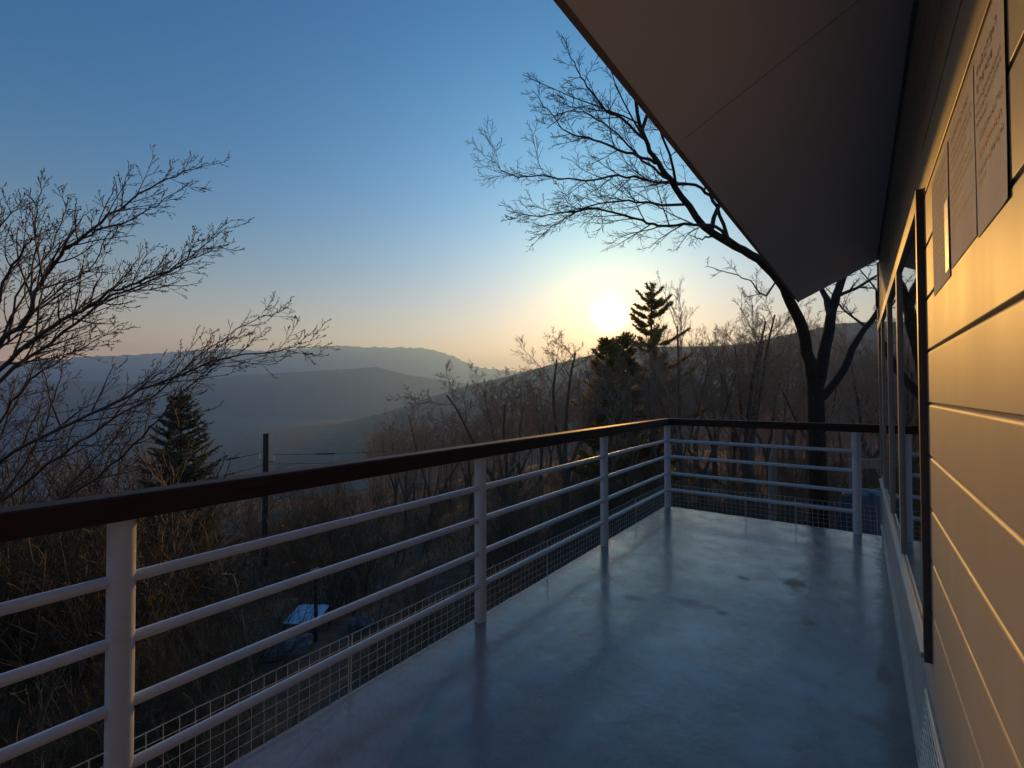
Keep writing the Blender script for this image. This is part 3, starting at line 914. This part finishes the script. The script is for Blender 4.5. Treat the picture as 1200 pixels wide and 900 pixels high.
for ctrl, r0, k in (
    ([(868, 293, 8.0), (843, 268, 7.7), (813, 263, 7.3), (771, 264, 7.0), (742, 255, 6.8), (699, 245, 6.6), (666, 249, 6.4), (630, 252, 6.3), (604, 253, 6.2)], .030, 20),
    ([(856, 288, 8.0), (838, 240, 7.9), (818, 218, 7.8), (771, 213, 7.6), (729, 207, 7.5), (687, 211, 7.4), (644, 207, 7.3), (602, 207, 7.2), (577, 188, 7.2)], .032, 22),
    ([(770, 190, 7.4), (729, 177, 7.7), (695, 163, 7.9), (666, 156, 8.1), (640, 127, 8.2), (623, 106, 8.3)], .026, 15),
    ([(757, 166, 7.3), (729, 139, 7.0), (708, 127, 6.8), (685, 95, 6.7), (674, 76, 6.6), (660, 42, 6.5)], .022, 13),
    ([(806, 240, 7.6), (763, 239, 7.9), (729, 236, 8.1), (687, 243, 8.3), (653, 262, 8.5), (628, 283, 8.6)], .024, 14),
    ([(832, 272, 7.8), (850, 200, 8.0), (820, 140, 8.2), (790, 80, 8.3), (760, 20, 8.4)], .040, 14),
    ([(784, 211, 7.5), (756, 190, 7.0), (737, 170, 6.7), (700, 140, 6.4), (668, 130, 6.2), (642, 150, 6.1)], .020, 12),
    ([(836, 277, 7.8), (820, 279, 7.7), (809, 276, 7.6)], .018, 1),
    ([(912, 328, 8.4), (895, 345, 8.2), (880, 330, 8.0), (850, 318, 7.9), (825, 312, 7.8)], .018, 5),
    ([(752, 150, 7.3), (775, 90, 7.6), (790, 40, 7.8), (800, -30, 8)], .030, 10)):
    limb(ctrl, r0, .005, 1, kids=k, tmin=.18)
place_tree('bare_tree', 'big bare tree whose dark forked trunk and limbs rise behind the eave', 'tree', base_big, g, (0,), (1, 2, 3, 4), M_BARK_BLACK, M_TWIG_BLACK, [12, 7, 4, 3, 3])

# ------------------------------------------------------------------ near tree on the left
g2 = Grow(23)
S_LEFT = dict(levels=5, n=[8, 7, 6, 5, 4], wig=[.04, .05, .07, .08, .08], up=[.03, .03, .05, .06, .05], end=[.3, .3, .4, .5, .6], rmin=0.0026,
              kids=[6, 8, 5, 2, 0], t0=[.2, .10, .12, .2, 0], ang=[38, 30, 34, 36, 36], ratio=[.5, .21, .48, .5, .5], fall=[.5, .74, .4, .4, .4],
              rr=[.5, .55, .62, .7, .7], lean=np.array(C_R)*1.0, leanw=[0, .03, .05, .05, .04, 0])
bl = pt(-60, 760, 6.2)
base_left = np.array([bl[0], bl[1], float(gz(bl[0], bl[1]))])
P = spline([base_left-np.array([0, 0, .2]), base_left+np.array([0, 0, 1.4]), pt(-58, 620, 6.2), pt(-45, 520, 6.1)], 14)
g2.paths.append((0, P, np.linspace(.15, .09, 14)))
for ctrl, r0, r1, k in (
    ([(-48, 560, 6.2), (-30, 470, 6.1), (0, 405, 6.0), (34, 368, 5.9), (45, 338, 5.9), (70, 300, 5.8), (110, 268, 5.7), (150, 236, 5.6), (192, 212, 5.6), (240, 193, 5.5)], .050, .004, 24),
    ([(75, 294, 5.8), (110, 272, 5.9), (150, 260, 6.0), (185, 238, 6.1), (226, 213, 6.2)], .018, .004, 12),
    ([(-45, 545, 6.1), (-10, 445, 6.0), (50, 392, 5.7), (100, 360, 5.5), (150, 335, 5.4), (200, 313, 5.3), (268, 268, 5.2)], .042, .004, 24),
    ([(-40, 530, 6.0), (0, 447, 6.2), (60, 402, 6.4), (125, 352, 6.6), (180, 328, 6.7), (228, 303, 6.8), (266, 285, 6.9)], .036, .004, 20),
    ([(-50, 600, 6.2), (0, 540, 6.0), (67, 505, 5.8), (143, 467, 5.6), (200, 443, 5.5), (255, 422, 5.4), (330, 410, 5.3), (366, 404, 5.3)], .034, .004, 22),
    ([(-48, 620, 6.2), (0, 588, 6.3), (70, 535, 6.4), (120, 500, 6.5), (190, 455, 6.6), (235, 415, 6.7), (300, 375, 6.8), (325, 365, 6.8)], .030, .004, 20),
    ([(-50, 640, 6.2), (20, 610, 6.0), (100, 570, 5.8), (160, 517, 5.6), (200, 473, 5.5), (233, 443, 5.4), (262, 428, 5.4)], .028, .004, 14),
    ([(-40, 520, 6.1), (-20, 430, 6.0), (5, 330, 5.9), (30, 290, 5.8), (42, 265, 5.7), (48, 215, 5.6)], .030, .004, 16),
    ([(-46, 520, 6.1), (-50, 400, 6.3), (-25, 310, 6.5), (10, 255, 6.6), (25, 240, 6.7)], .030, .004, 14),
    ([(10, 400, 6.0), (24, 340, 6.1), (60, 290, 6.2), (75, 250, 6.3), (72, 220, 6.3)], .018, .003, 12),
    ([(-52, 660, 6.2), (-10, 600, 6.1), (30, 540, 6.2), (55, 490, 6.3), (70, 440, 6.4), (78, 400, 6.5)], .024, .004, 16),
    ([(-50, 650, 6.2), (-20, 560, 6.4), (15, 480, 6.6), (38, 430, 6.7), (50, 385, 6.8)], .024, .004, 15),
    ([(-52, 690, 6.2), (0, 640, 6.0), (60, 590, 5.9), (110, 540, 5.8), (150, 495, 5.8), (172, 450, 5.8)], .022, .004, 15),
    ([(-48, 600, 6.2), (-15, 520, 6.0), (30, 450, 5.8), (90, 410, 5.7), (140, 385, 5.6)], .024, .004, 15),
    ([(30, 372, 5.9), (70, 340, 5.7), (110, 310, 5.5), (128, 270, 5.4), (138, 232, 5.4)], .014, .003, 12)):
    limb(ctrl, r0*.82, r1*.8, 1, kids=int(k*1.3), tmin=.2, S=S_LEFT, gg=g2)
place_tree('budding_tree', 'bare budding tree leaning in from the left edge above the handrail', 'tree', base_left, g2, (0,), (1, 2, 3, 4), M_BARK_BROWN, M_TWIG, [10, 7, 4, 3, 3],
           buds=((2, 3, 4), 0.0050, 0.026, 0.30))

# ------------------------------------------------------------------ bare trees of the wood
def proto_tree(seed, H, r0, fork, levels=5, spread=34, kids=(9, 7, 6, 4, 0), rmin=.006, up=.06):
    gg = Grow(seed)
    rg = gg.rg
    S = dict(levels=levels, n=[8, 7, 5, 4, 3], wig=[.05, .07, .09, .10, .10], up=[.03, up, up, up, .04], end=[.35, .22, .3, .4, .5], rmin=rmin,
             kids=list(kids), t0=[.25, .18, .15, .15, 0], ang=[spread, 38, 40, 42, 40], ratio=[.52, .45, .48, .5, .5], fall=[.45, .4, .4, .4, .4],
             rr=[.55, .55, .6, .65, .7], flare=.35)
    if fork <= 1:
        gg.branch((0, 0, -.2), (rg.normal(0, .05), rg.normal(0, .05), 1), H, r0, 0, S)
    else:
        hf = H*rg.uniform(.12, .3)
        P = np.array([[0, 0, -.2], [0, 0, hf*.5], [rg.normal(0, .05), rg.normal(0, .05), hf]])
        gg.paths.append((0, P, np.array([r0*1.4, r0*1.05, r0])))
        for k in range(fork):
            a = k*6.28/fork+rg.uniform(-.5, .5)
            t = R_(rg.uniform(10, 30))
            gg.branch(P[-1]-np.array([0, 0, .1]), (math.cos(a)*math.sin(t), math.sin(a)*math.sin(t), math.cos(t)), (H-hf)*rg.uniform(.8, 1.05), r0*.72, 0, S)
    return gg

PROTO = []
for k, (seed, H, r0, fork, spread, up) in enumerate(((101, 8.0, .13, 1, 36, .06), (102, 7.5, .12, 3, 38, .05), (103, 8.5, .14, 2, 34, .08), (104, 7.0, .10, 4, 36, .06), (105, 8.0, .13, 3, 44, .03), (106, 9.0, .12, 1, 30, .09))):
    gg = proto_tree(seed, H, r0, fork, spread=spread, up=up)
    H = max(float(P_[:, 2].max()) for (_, P_, _r) in gg.paths)/1.04
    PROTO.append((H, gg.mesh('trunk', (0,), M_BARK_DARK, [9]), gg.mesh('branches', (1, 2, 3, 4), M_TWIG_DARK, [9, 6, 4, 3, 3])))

def bare(px, d, top_py, k, rz, label, group=None, wide=1.0):
    base = gpt(px, d)
    top = pt(px, top_py, d)[2]
    H, m1, m2 = PROTO[k]
    root = tag(empty('bare_tree', base, rz), label, 'tree', group)
    s = (top-base[2])/(H*1.04)
    root.scale = (s*wide, s*wide, s)
    link('trunk', m1, root); link('branches', m2, root)
    return root

bare(797, 21.0, 312, 5, 0.4, 'slender upright bare tree standing just right of the fir at the sun', wide=.85)
bare(880, 24.0, 334, 4, 1.9, 'wide spreading bare tree between the slender tree and the big forked trunk')
bare(590, 21.0, 414, 3, 2.7, 'fan shaped bare tree with many stems left of the sun', wide=1.35)
bare(662, 23.0, 384, 4, 0.9, 'bare tree with glowing golden twigs close to the left of the sun', wide=1.3)
bare(505, 27.0, 462, 1, 0.2, 'low bare tree at the left end of the wood, against the hazy hills')
rg = random.Random(77)
GRP = 'bare trees of the wood beyond the railing'
LBL = 'leafless tree in the dark wood beyond the railing, one among many'
spots = []
for (a, c, dmin, dmax, n, t0, t1) in ((455, 560, 26, 48, 9, 478, 500), (560, 700, 24, 50, 9, 428, 458), (690, 790, 20, 46, 8, 398, 420), (790, 1010, 22, 48, 15, 362, 402), (1000, 1130, 18, 40, 9, 350, 395), (60, 260, 24, 44, 8, 500, 530)):
    for i in range(n):
        spots.append((a+(c-a)*(i+rg.uniform(.1, .9))/n, rg.uniform(dmin, dmax), rg.uniform(t0, t1)))
for (px, d, tp) in spots:
    if 690 < px < 735: tp = max(tp, 402)
    bare(px, d, tp, rg.randrange(6), rg.uniform(0, 6.28), LBL, GRP, wide=rg.uniform(.85, 1.15))

# ------------------------------------------------------------------ conifers
def conifer(seed, H, width, step, droop, sparse, top_free=0.03, bare_to=0.12, needle=0.07, blunt=0.8):
    """whorled conifer in local coordinates: trunk mesh data and crown mesh data"""
    rg = np.random.default_rng(seed)
    tp = np.array([[rg.normal(0, .012)*H*.1*i/10, rg.normal(0, .012)*H*.1*i/10, -0.2+(H+.2)*i/10] for i in range(11)])
    tr = H*0.016*(1-np.linspace(0, 1, 11))**.8+0.008
    Vt, Ft = tube_arrays(tp[None], tr[None], 9)
    spines, srad, tris = [], [], []
    z = H*bare_to
    while z < H*(1-top_free):
        f = (H-z)/H
        nb = rg.integers(4, 7)
        a0 = rg.uniform(0, 6.28)
        for k in range(nb):
            if rg.random() < sparse*.5: continue
            az = a0+k*6.28/nb+rg.normal(0, .2)
            L = width*(f**blunt)*rg.uniform(.55, 1.15)+.10
            if rg.random() < sparse: L *= rg.uniform(.45, .8)
            el = R_(droop+ (1-f)*42+rg.normal(0, 6))
            dh = np.array([math.cos(az), math.sin(az), 0])
            n = 6
            P = []
            for i in range(n+1):
                t = i/n
                P.append(np.array([0, 0, z])+dh*L*t*math.cos(el)+np.array([0, 0, L*(math.sin(el)*t-0.16*math.sin(t*3.14)*f+0.10*t*t)]))
            P = np.array(P)
            spines.append(P); srad.append(np.linspace(.010+.012*f*H/10, .004, n+1))
            # side twigs carrying needle clumps
            nt_ = max(5, int(L/0.055))
            for i in range(nt_):
                t = 0.18+0.82*(i+rg.uniform(0, 1))/nt_
                j = min(int(t*n), n-1); ff = t*n-j
                p = P[j]*(1-ff)+P[j+1]*ff
                ax = nvec(P[j+1]-P[j])
                sd = nvec(np.cross(ax, [0, 0, 1]))*(1 if i % 2 else -1)
                tl = (0.10+0.34*L*(1-t)**.8*.6)*rg.uniform(.6, 1.2)
                d = nvec(ax*.75+sd*.8+np.array([0, 0, rg.normal(-.02, .12)]))
                m = max(5, int(tl/0.016))
                for q in range(m):
                    b = p+d*tl*(q+rg.uniform(0, 1))/m
                    nd = nvec(d*.8+rg.normal(0, .55, 3)+np.array([0, 0, .15]))
                    ln = needle*rg.uniform(.6, 1.25)
                    wv = nvec(np.cross(nd, rg.normal(0, 1, 3)))*ln*.22
                    tris.append((b-wv, b+wv, b+nd*ln))
        z += step*rg.uniform(.75, 1.25)*(0.55+0.6*f)
    for q in range(60):                          # leader tip
        b = np.array([0, 0, H*(1-0.05*rg.random())]); nd = nvec(rg.normal(0, .6, 3)+np.array([0, 0, .8])); ln = needle*rg.uniform(.7, 1.4)
        wv = nvec(np.cross(nd, rg.normal(0, 1, 3)))*ln*.17
        tris.append((b-wv, b+wv, b+nd*ln))
    Vs, Fs = tube_arrays(np.array(spines), np.array(srad), 4)
    T = np.array(tris).reshape(-1, 3)
    FT = np.arange(len(T)).reshape(-1, 3)
    return (Vt, Ft), (Vs, Fs), (T, FT)

def place_conifer(name, label, px, d, top_py, seed, width, step, droop, sparse, mf, bare_to=.1, needle=.07, blunt=.8):
    base = gpt(px, d)
    H = pt(px, top_py, d)[2]-base[2]
    (Vt, Ft), (Vs, Fs), (T, FT) = conifer(seed, H, width, step, droop, sparse, bare_to=bare_to, needle=needle, blunt=blunt)
    root = tag(empty(name, base), label, 'tree')
    link('trunk', raw_mesh('trunk', Vt, Ft, M_BARK_DARK), root)
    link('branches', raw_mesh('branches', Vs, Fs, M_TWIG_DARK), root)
    link('crown', raw_mesh('crown', T, FT, mf, False), root)
    return root
place_conifer('fir_tree', 'tall ragged fir standing right in front of the setting sun', 764, 28.0, 332, 5, 4.4, .72, -5, .42, M_FOL_A, bare_to=.12, needle=.19, blunt=.62)
place_conifer('fir_tree', 'middle ragged fir just below the sun, close left of the tall one', 731, 30.0, 390, 9, 3.3, .50, -3, .20, M_FOL_A, bare_to=.1, needle=.21, blunt=.60)
place_conifer('fir_tree', 'shortest fir directly below the sun, leftmost of the three firs', 711, 27.0, 398, 12, 2.8, .44, -3, .16, M_FOL_A, bare_to=.1, needle=.20, blunt=.6)
place_conifer('spruce_tree', 'dark pointed spruce rising over the handrail behind the budding tree', 212, 15.0, 458, 15, 2.3, .22, -10, .05, M_FOL_B, bare_to=.05, needle=.11)

# ------------------------------------------------------------------ undergrowth and far wood (uncountable)
def bush_proto(seed, H):
    gg = Grow(seed)
    S = dict(levels=3, n=[5, 4, 3], wig=[.10, .16, .18], up=[.05, .06, .05], end=[.35, .4, .5], rmin=.0028, kids=[8, 4, 0], t0=[.2, .15, 0], ang=[36, 42, 40],
             ratio=[.45, .5, .5], fall=[.4, .4, .4], rr=[.6, .65, .7])
    for k in range(7):
        a = gg.rg.uniform(0, 6.28); t = R_(gg.rg.uniform(4, 42))
        gg.branch((gg.rg.normal(0, .18), gg.rg.normal(0, .18), -.1), (math.cos(a)*math.sin(t), math.sin(a)*math.sin(t), math.cos(t)), H*gg.rg.uniform(.5, 1.1), .010*gg.rg.uniform(.5, 1.2), 0, S)
    Vs, Fs, o = [], [], 0
    groups = {}
    for (l, P, Rd) in gg.paths:
        groups.setdefault((len(P), 4 if l == 0 else 3), []).append((P, Rd))
    for (n, s), L in groups.items():
        V, F = tube_arrays(np.array([a for a, b in L]), np.array([b for a, b in L]), s)
        Vs.append(V); Fs.append(F+o); o += len(V)
    return np.concatenate(Vs), np.concatenate(Fs)

def scatter(name, protos, places, material, seed, label, cat):
    rg = np.random.default_rng(seed)
    Vs, Fs, o = [], [], 0
    for (x, y, z, s, sz) in places:
        V, F = protos[rg.integers(len(protos))]
        a = rg.uniform(0, 6.28); c, sn = math.cos(a), math.sin(a)
        W = np.stack([(V[:, 0]*c-V[:, 1]*sn)*s+x, (V[:, 0]*sn+V[:, 1]*c)*s+y, V[:, 2]*s*sz+z], 1)
        Vs.append(W.astype(np.float32)); Fs.append(F+o); o += len(V)
    ob = link(name, raw_mesh(name, np.concatenate(Vs), np.concatenate(Fs), material))
    return tag(ob, label, cat, kind='stuff')

bp = [bush_proto(200+k, 1.6) for k in range(6)]
rg = np.random.default_rng(9)
places = []
def strew(px0, px1, d0, d1, n, s0, s1, keep=None):
    k = 0
    while k < n:
        px = rg.uniform(px0, px1); d = d0*(d1/d0)**rg.random()
        p = gpt(px, d)
        if p[0] > -2.8 and p[1] < 7.2: continue
        if keep and not keep(px, d): continue
        places.append((p[0], p[1], p[2], rg.uniform(s0, s1), rg.uniform(.8, 1.3))); k += 1
strew(-700, 130, 2.6, 9, 110, .7, 1.5)
strew(0, 330, 5, 16, 90, .6, 1.3)
strew(-100, 420, 14, 45, 150, 1.0, 2.0)
strew(330, 720, 12, 45, 130, .8, 1.9)
strew(700, 1150, 9, 40, 170, .8, 2.0)
strew(420, 700, 7, 13, 40, .5, 1.0)
strew(-80, 190, 8.5, 15, 46, 2.0, 3.1)
scatter('undergrowth', bp, places, M_BRUSH, 4, 'tangle of dry leafless brush covering the slope below the deck', 'undergrowth')

def tiny_proto(seed):
    gg = Grow(seed)
    S = dict(levels=3, n=[4, 3, 2], wig=[.05, .12, .15], up=[.02, .05, .05], end=[.4, .4, .5], rmin=.02, kids=[11, 6, 0], t0=[.25, .2, 0], ang=[38, 40, 40],
             ratio=[.5, .5, .5], fall=[.5, .4, .4], rr=[.55, .6, .7])
    gg.branch((0, 0, -.4), (gg.rg.normal(0, .05), gg.rg.normal(0, .05), 1), 7.5, .13, 0, S)
    Vs, Fs, o = [], [], 0
    groups = {}
    for (l, P, Rd) in gg.paths:
        groups.setdefault(len(P), []).append((P, Rd))
    for n, L in groups.items():
        V, F = tube_arrays(np.array([a for a, b in L]), np.array([b for a, b in L]), 3)
        Vs.append(V); Fs.append(F+o); o += len(V)
    return np.concatenate(Vs), np.concatenate(Fs)
tp = [tiny_proto(300+k) for k in range(5)]
places = []
nxh, nvh = V_HILL.shape[:2]
dpx, dd = zip(*HILL_DIST)
cols = np.linspace(-900, 2100, nxh)
while len(places) < 1500:
    i = rg.integers(0, nxh-1); px = cols[i]
    if not (430 < px < 1180): continue
    j = int(np.clip(rg.normal(nvh*.60, nvh*.12), nvh*.2, nvh*.80))
    p = V_HILL[i, j]+(V_HILL[i+1, min(j+1, nvh-1)]-V_HILL[i, j])*rg.random()
    places.append((p[0], p[1], p[2], rg.uniform(.6, 1.15), rg.uniform(.85, 1.2)))
# the strip of wood between the near trees and the hill
while len(places) < 2000:
    px = rg.uniform(430, 1150); d = rg.uniform(45, 110)
    p = gpt(px, d)
    s = rg.uniform(.55, .9)
    top = np.interp(px, [430, 560, 650, 720, 1150], [508, 488, 470, 455, 425])
    zt = pt(px, top, d)[2]
    places.append((p[0], p[1], p[2], s, max(.3, min(1.4, (zt-p[2])/(8*s)))))
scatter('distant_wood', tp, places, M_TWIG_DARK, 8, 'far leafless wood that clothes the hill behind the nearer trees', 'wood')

# ------------------------------------------------------------------ utility pole and its wires
pb = gpt(312, 20.0)
ptop = pt(312, 508, 20.0)[2]
pole = tag(empty('utility_pole', pb), 'dark wooden utility pole with one short crossarm beyond the handrail', 'pole')
hp = ptop-pb[2]
b = MB(); b.tube([(0, 0, -.3), (0, 0, hp*.5), (0, 0, hp)], [.14, .125, .11], 14)
b.build('pole_shaft', M_POLE, pole)
zc = pt(312, 541, 20)[2]-pb[2]
rv = np.array(C_R); rv[2] = 0; rv = nvec(rv)
ax = nvec(rv*.85+nvec(np.array([C_F[0], C_F[1], 0]))*-.5)
def pl(s, z, o=0):
    q = ax*s+np.array([-ax[1], ax[0], 0])*o
    return (q[0], q[1], z)
b = MB(); b.tube([pl(-.75, zc, .15), pl(.35, zc, .15)], [.035]*2, 8)
b.build('crossarm', M_METAL, pole)
for s in (-.70, .30):
    b = MB()
    for k in range(3):
        b.tube([pl(s, zc+.04+k*.08, .15), pl(s, zc+.07+k*.08, .15), pl(s, zc+.10+k*.08, .15)], [.03, .06, .03], 10)
    b.build('insulator', M_PORC, pole)
def wire(label, p0, p1, sag, r=.011, sl=None):
    root = tag(empty('power_line', p0), label, 'power line')
    P = []
    for k in range(25):
        t = k/24
        P.append(np.array(p0)*(1-t)+np.array(p1)*t-np.array([0, 0, sag*4*t*(1-t)])-np.array(p0))
    b = MB(); b.tube(P, [r]*25, 6)
    b.build('cable', M_CABLE, root)
    if sl:
        b = MB(); b.tube([P[sl], P[sl+1]], [r*3.2]*2, 8); b.build('sleeve', M_CABLE, root)
ia = np.array(pl(-.70, zc+.30, .15))+pb; ib = np.array(pl(.30, zc+.30, .15))+pb; ic = np.array(pl(-.1, zc-.12, .15))+pb
wire('upper cable running left from the utility pole towards the spruce', ia, pt(60, 560, 26), .25, sl=2)
wire('lower cable running left from below the crossarm of the utility pole', ic, pt(60, 590, 26), .3, sl=3)
wire('upper cable running right from the utility pole across the hillside', ib, pt(620, 505, 44), .5, sl=2)
wire('lower cable running right from below the crossarm of the utility pole', ic, pt(620, 512, 44), .6, sl=4)

# ------------------------------------------------------------------ small things on the slope
def seat(px, py, dguess):
    """where the view ray through a picture point meets the ground"""
    d = dguess
    for _ in range(200):
        p = pt(px, py, d)
        d += 0.08*(p[2]-float(gz(p[0], p[1])))
    return pt(px, py, d)
# pale blue sheet lying on a heap of stones
c = seat(360, 735, 11)
sheet = tag(empty('metal_sheet', (c[0], c[1], float(gz(c[0], c[1]))+.34), R_(20)), 'pale blue metal sheet lying tilted on the slope behind the capped post', 'sheet')
b = MB()
npz = 13
for k in range(npz):
    pass
prof = []
w, h = .95, .62
v = []; q = []
for i in range(25):
    x = -w/2+w*i/24; zz = .012*math.cos(i*math.pi)
    for j in range(2):
        v.append((x, -h/2+h*j, zz+.22*(j-.5)+.10*x))
for i in range(24):
    q.append((2*i, 2*i+2, 2*i+3, 2*i+1))
b.add(v, q); b.add([(p[0], p[1], p[2]-.012) for p in v], [tuple(reversed(f)) for f in q])
b.build('sheet_panel', M_BLUE, sheet)
b = MB(); b.tube([(-.45, .30, -.6), (-.45, .30, .10)], [.03]*2, 8); b.tube([(.45, .30, -.6), (.45, .30, .20)], [.03]*2, 8); b.tube([(-.45, -.3, -.6), (-.45, -.3, -.2)], [.03]*2, 8); b.tube([(.45, -.3, -.6), (.45, -.3, -.1)], [.03]*2, 8)
b.build('prop', M_POLE, sheet)
def rock(label, px, py, size, seed, group='stones on the slope'):
    c = seat(px, py, 9)
    rgq = np.random.default_rng(seed)
    import bmesh
    bm = bmesh.new()
    bmesh.ops.create_icosphere(bm, subdivisions=3, radius=1.0)
    off = rgq.uniform(0, 50, 2)
    for vv in bm.verts:
        n_ = fbm(np.array(vv.co.x*1.1+off[0]+vv.co.z), np.array(vv.co.y*1.1+off[1]-vv.co.z*.7), 3)
        vv.co = vv.co*(1+0.55*float(n_))
        vv.co = Vector((vv.co.x*size*1.2, vv.co.y*size*.9, vv.co.z*size*.62))
    me = bpy.data.meshes.new('rock'); bm.to_mesh(me); bm.free()
    me.materials.append(M_STONE)
    o = link('rock', me, None, (c[0], c[1], float(gz(c[0], c[1]))+size*.25))
    o.rotation_euler = (0, 0, rgq.uniform(0, 6))
    return tag(o, label, 'rock')
rock('small pale rock right of the blue metal sheet', 421, 735, .26, 1)
rock('broad grey rock under the near end of the blue metal sheet', 338, 765, .42, 2)
rock('grey rock below the lowest rail just right of the nearest post', 185, 862, .30, 3)
# capped post in front of the sheet
c = seat(370, 752, 10)
post = tag(empty('capped_post', (c[0], c[1], float(gz(c[0], c[1])))), 'dark slim post with a small flat pale cap in front of the blue sheet', 'post')
dd_ = float((np.array(c)-EYE)@C_F)
hh = pt(374, 668, dd_)[2]-float(gz(c[0], c[1]))
b = MB(); b.tube([(0, 0, -.2), (0, 0, hh-.12)], [.045, .04], 10); b.build('post_shaft', M_POLE, post)
b = MB(); b.box(-.10, .10, -.08, .08, hh-.13, hh-.04); b.build('head', M_JAMB, post)
b = MB(); b.prism([(-.13, hh-.038), (.13, hh-.038), (.10, hh), (-.10, hh)], 'y', -.11, .11); b.build('cap', M_PALEWOOD, post)
# dry bent stalks
def stalk(label, pts_, r):
    base = np.array(pts_[0])
    root = tag(empty('dry_stalk', base), label, 'stalk', 'tall dry stalks on the slope')
    P = spline([np.array(p)-base for p in pts_], 22)
    b = MB(); b.tube(P, list(np.linspace(r, r*.6, 22)), 6); b.build('stem', M_STALK, root)
    b = MB()
    for k in (4, 8, 12, 16):
        b.tube([P[k], P[k]+np.array([.02, .02, .05]), P[k]+np.array([.05, .03, .11])], [r*.5, r*.7, r*.2], 5)
    d = P[-1]-P[-2]
    b.tube([P[-1], P[-1]+nvec(d)*.06, P[-1]+nvec(d)*.14], [r*.8, r*1.8, r*.5], 6)
    b.build('seed_head', M_STALK, root)
c = seat(304, 815, 8); D = float((np.array(c)-EYE)@C_F)
stalk('tall bent dry stalk glowing in the sun between the nearest and second post', [np.array([c[0], c[1], float(gz(c[0], c[1]))]), pt(292, 770, D), pt(283, 715, D), pt(277, 685, D), pt(273, 674, D+.05), pt(266, 673, D+.1)], .014)
c = seat(428, 700, 13); D = float((np.array(c)-EYE)@C_F)
stalk('shorter arching dry stalk behind the rails near the second post', [np.array([c[0], c[1], float(gz(c[0], c[1]))]), pt(420, 660, D), pt(414, 638, D), pt(408, 626, D), pt(403, 628, D+.1)], .018)
# stump and frame beyond the far railing
c = gpt(903, 10.5)
zt = pt(903, 526, 10.5)[2]-c[2]
b = MB(); b.tube([(0, 0, -.2), (0, 0, zt*.5), (.02, 0, zt*.92), (.06, .02, zt)], [.11, .085, .08, .05], 12)
tag(b.build('broken_trunk', M_PALEWOOD), 'pale broken trunk standing in the dark wood behind the far railing', 'stump').location = tuple(c)
c = gpt(1010, 9.5)
fr = tag(empty('wooden_frame', c, YAW), 'pale wooden beam on two posts behind the far railing beside the lodge', 'frame')
zb = pt(1015, 543, 9.5)[2]-c[2]
b = MB(); b.box(-.28, 1.2, -.05, .05, zb-.09, zb+.09); b.build('beam', M_PALEWOOD, fr)
for x in (-.22, 1.1):
    b = MB(); b.box(x-.05, x+.05, -.045, .045, -.2, zb-.0905); b.build('frame_post', M_PALEWOOD, fr)
c = gpt(1020, 8.6)
zt = pt(1015, 576, 8.6)[2]-c[2]
tp_ = tag(empty('tarpaulin', c, YAW+.1), 'blue tarpaulin draped over a stack just outside the far railing', 'tarpaulin')
X, Y = np.meshgrid(np.linspace(-.55, .9, 30), np.linspace(-.5, .5, 22))
ed = np.maximum(np.abs((X-.175)/.62), np.abs(Y/.42))
Z = zt-np.clip((ed-.82)/.35, 0, 1)**1.3*(zt+.05)+fbm(X*3, Y*3, 3)*.09
V = np.stack([X, Y, Z], -1).reshape(-1, 3)
i = np.arange(21)[:, None]*30; j = np.arange(29)[None]
F = np.stack([i+j, i+j+1, i+30+j+1, i+30+j], -1).reshape(-1, 4)
link('cover', raw_mesh('cover', V, F, M_TARP), tp_)

# ------------------------------------------------------------------ haze
HAZE = 4.1e-4
if HAZE > 0:
    b = MB(); b.box(-5200, 5200, -5200, 5200, -356, 405)
    m = bpy.data.materials.new('haze_air'); m.use_nodes = True
    n_ = m.node_tree; n_.nodes.clear()
    o_ = n_.nodes.new('ShaderNodeOutputMaterial'); pv = n_.nodes.new('ShaderNodeVolumePrincipled')
    pv.inputs['Color'].default_value = (0.38, 0.64, 1.0, 1)
    pv.inputs['Density'].default_value = HAZE
    pv.inputs['Anisotropy'].default_value = 0.5
    n_.links.new(pv.outputs[0], o_.inputs['Volume'])
    tag(b.build('haze', m), kind='stuff')
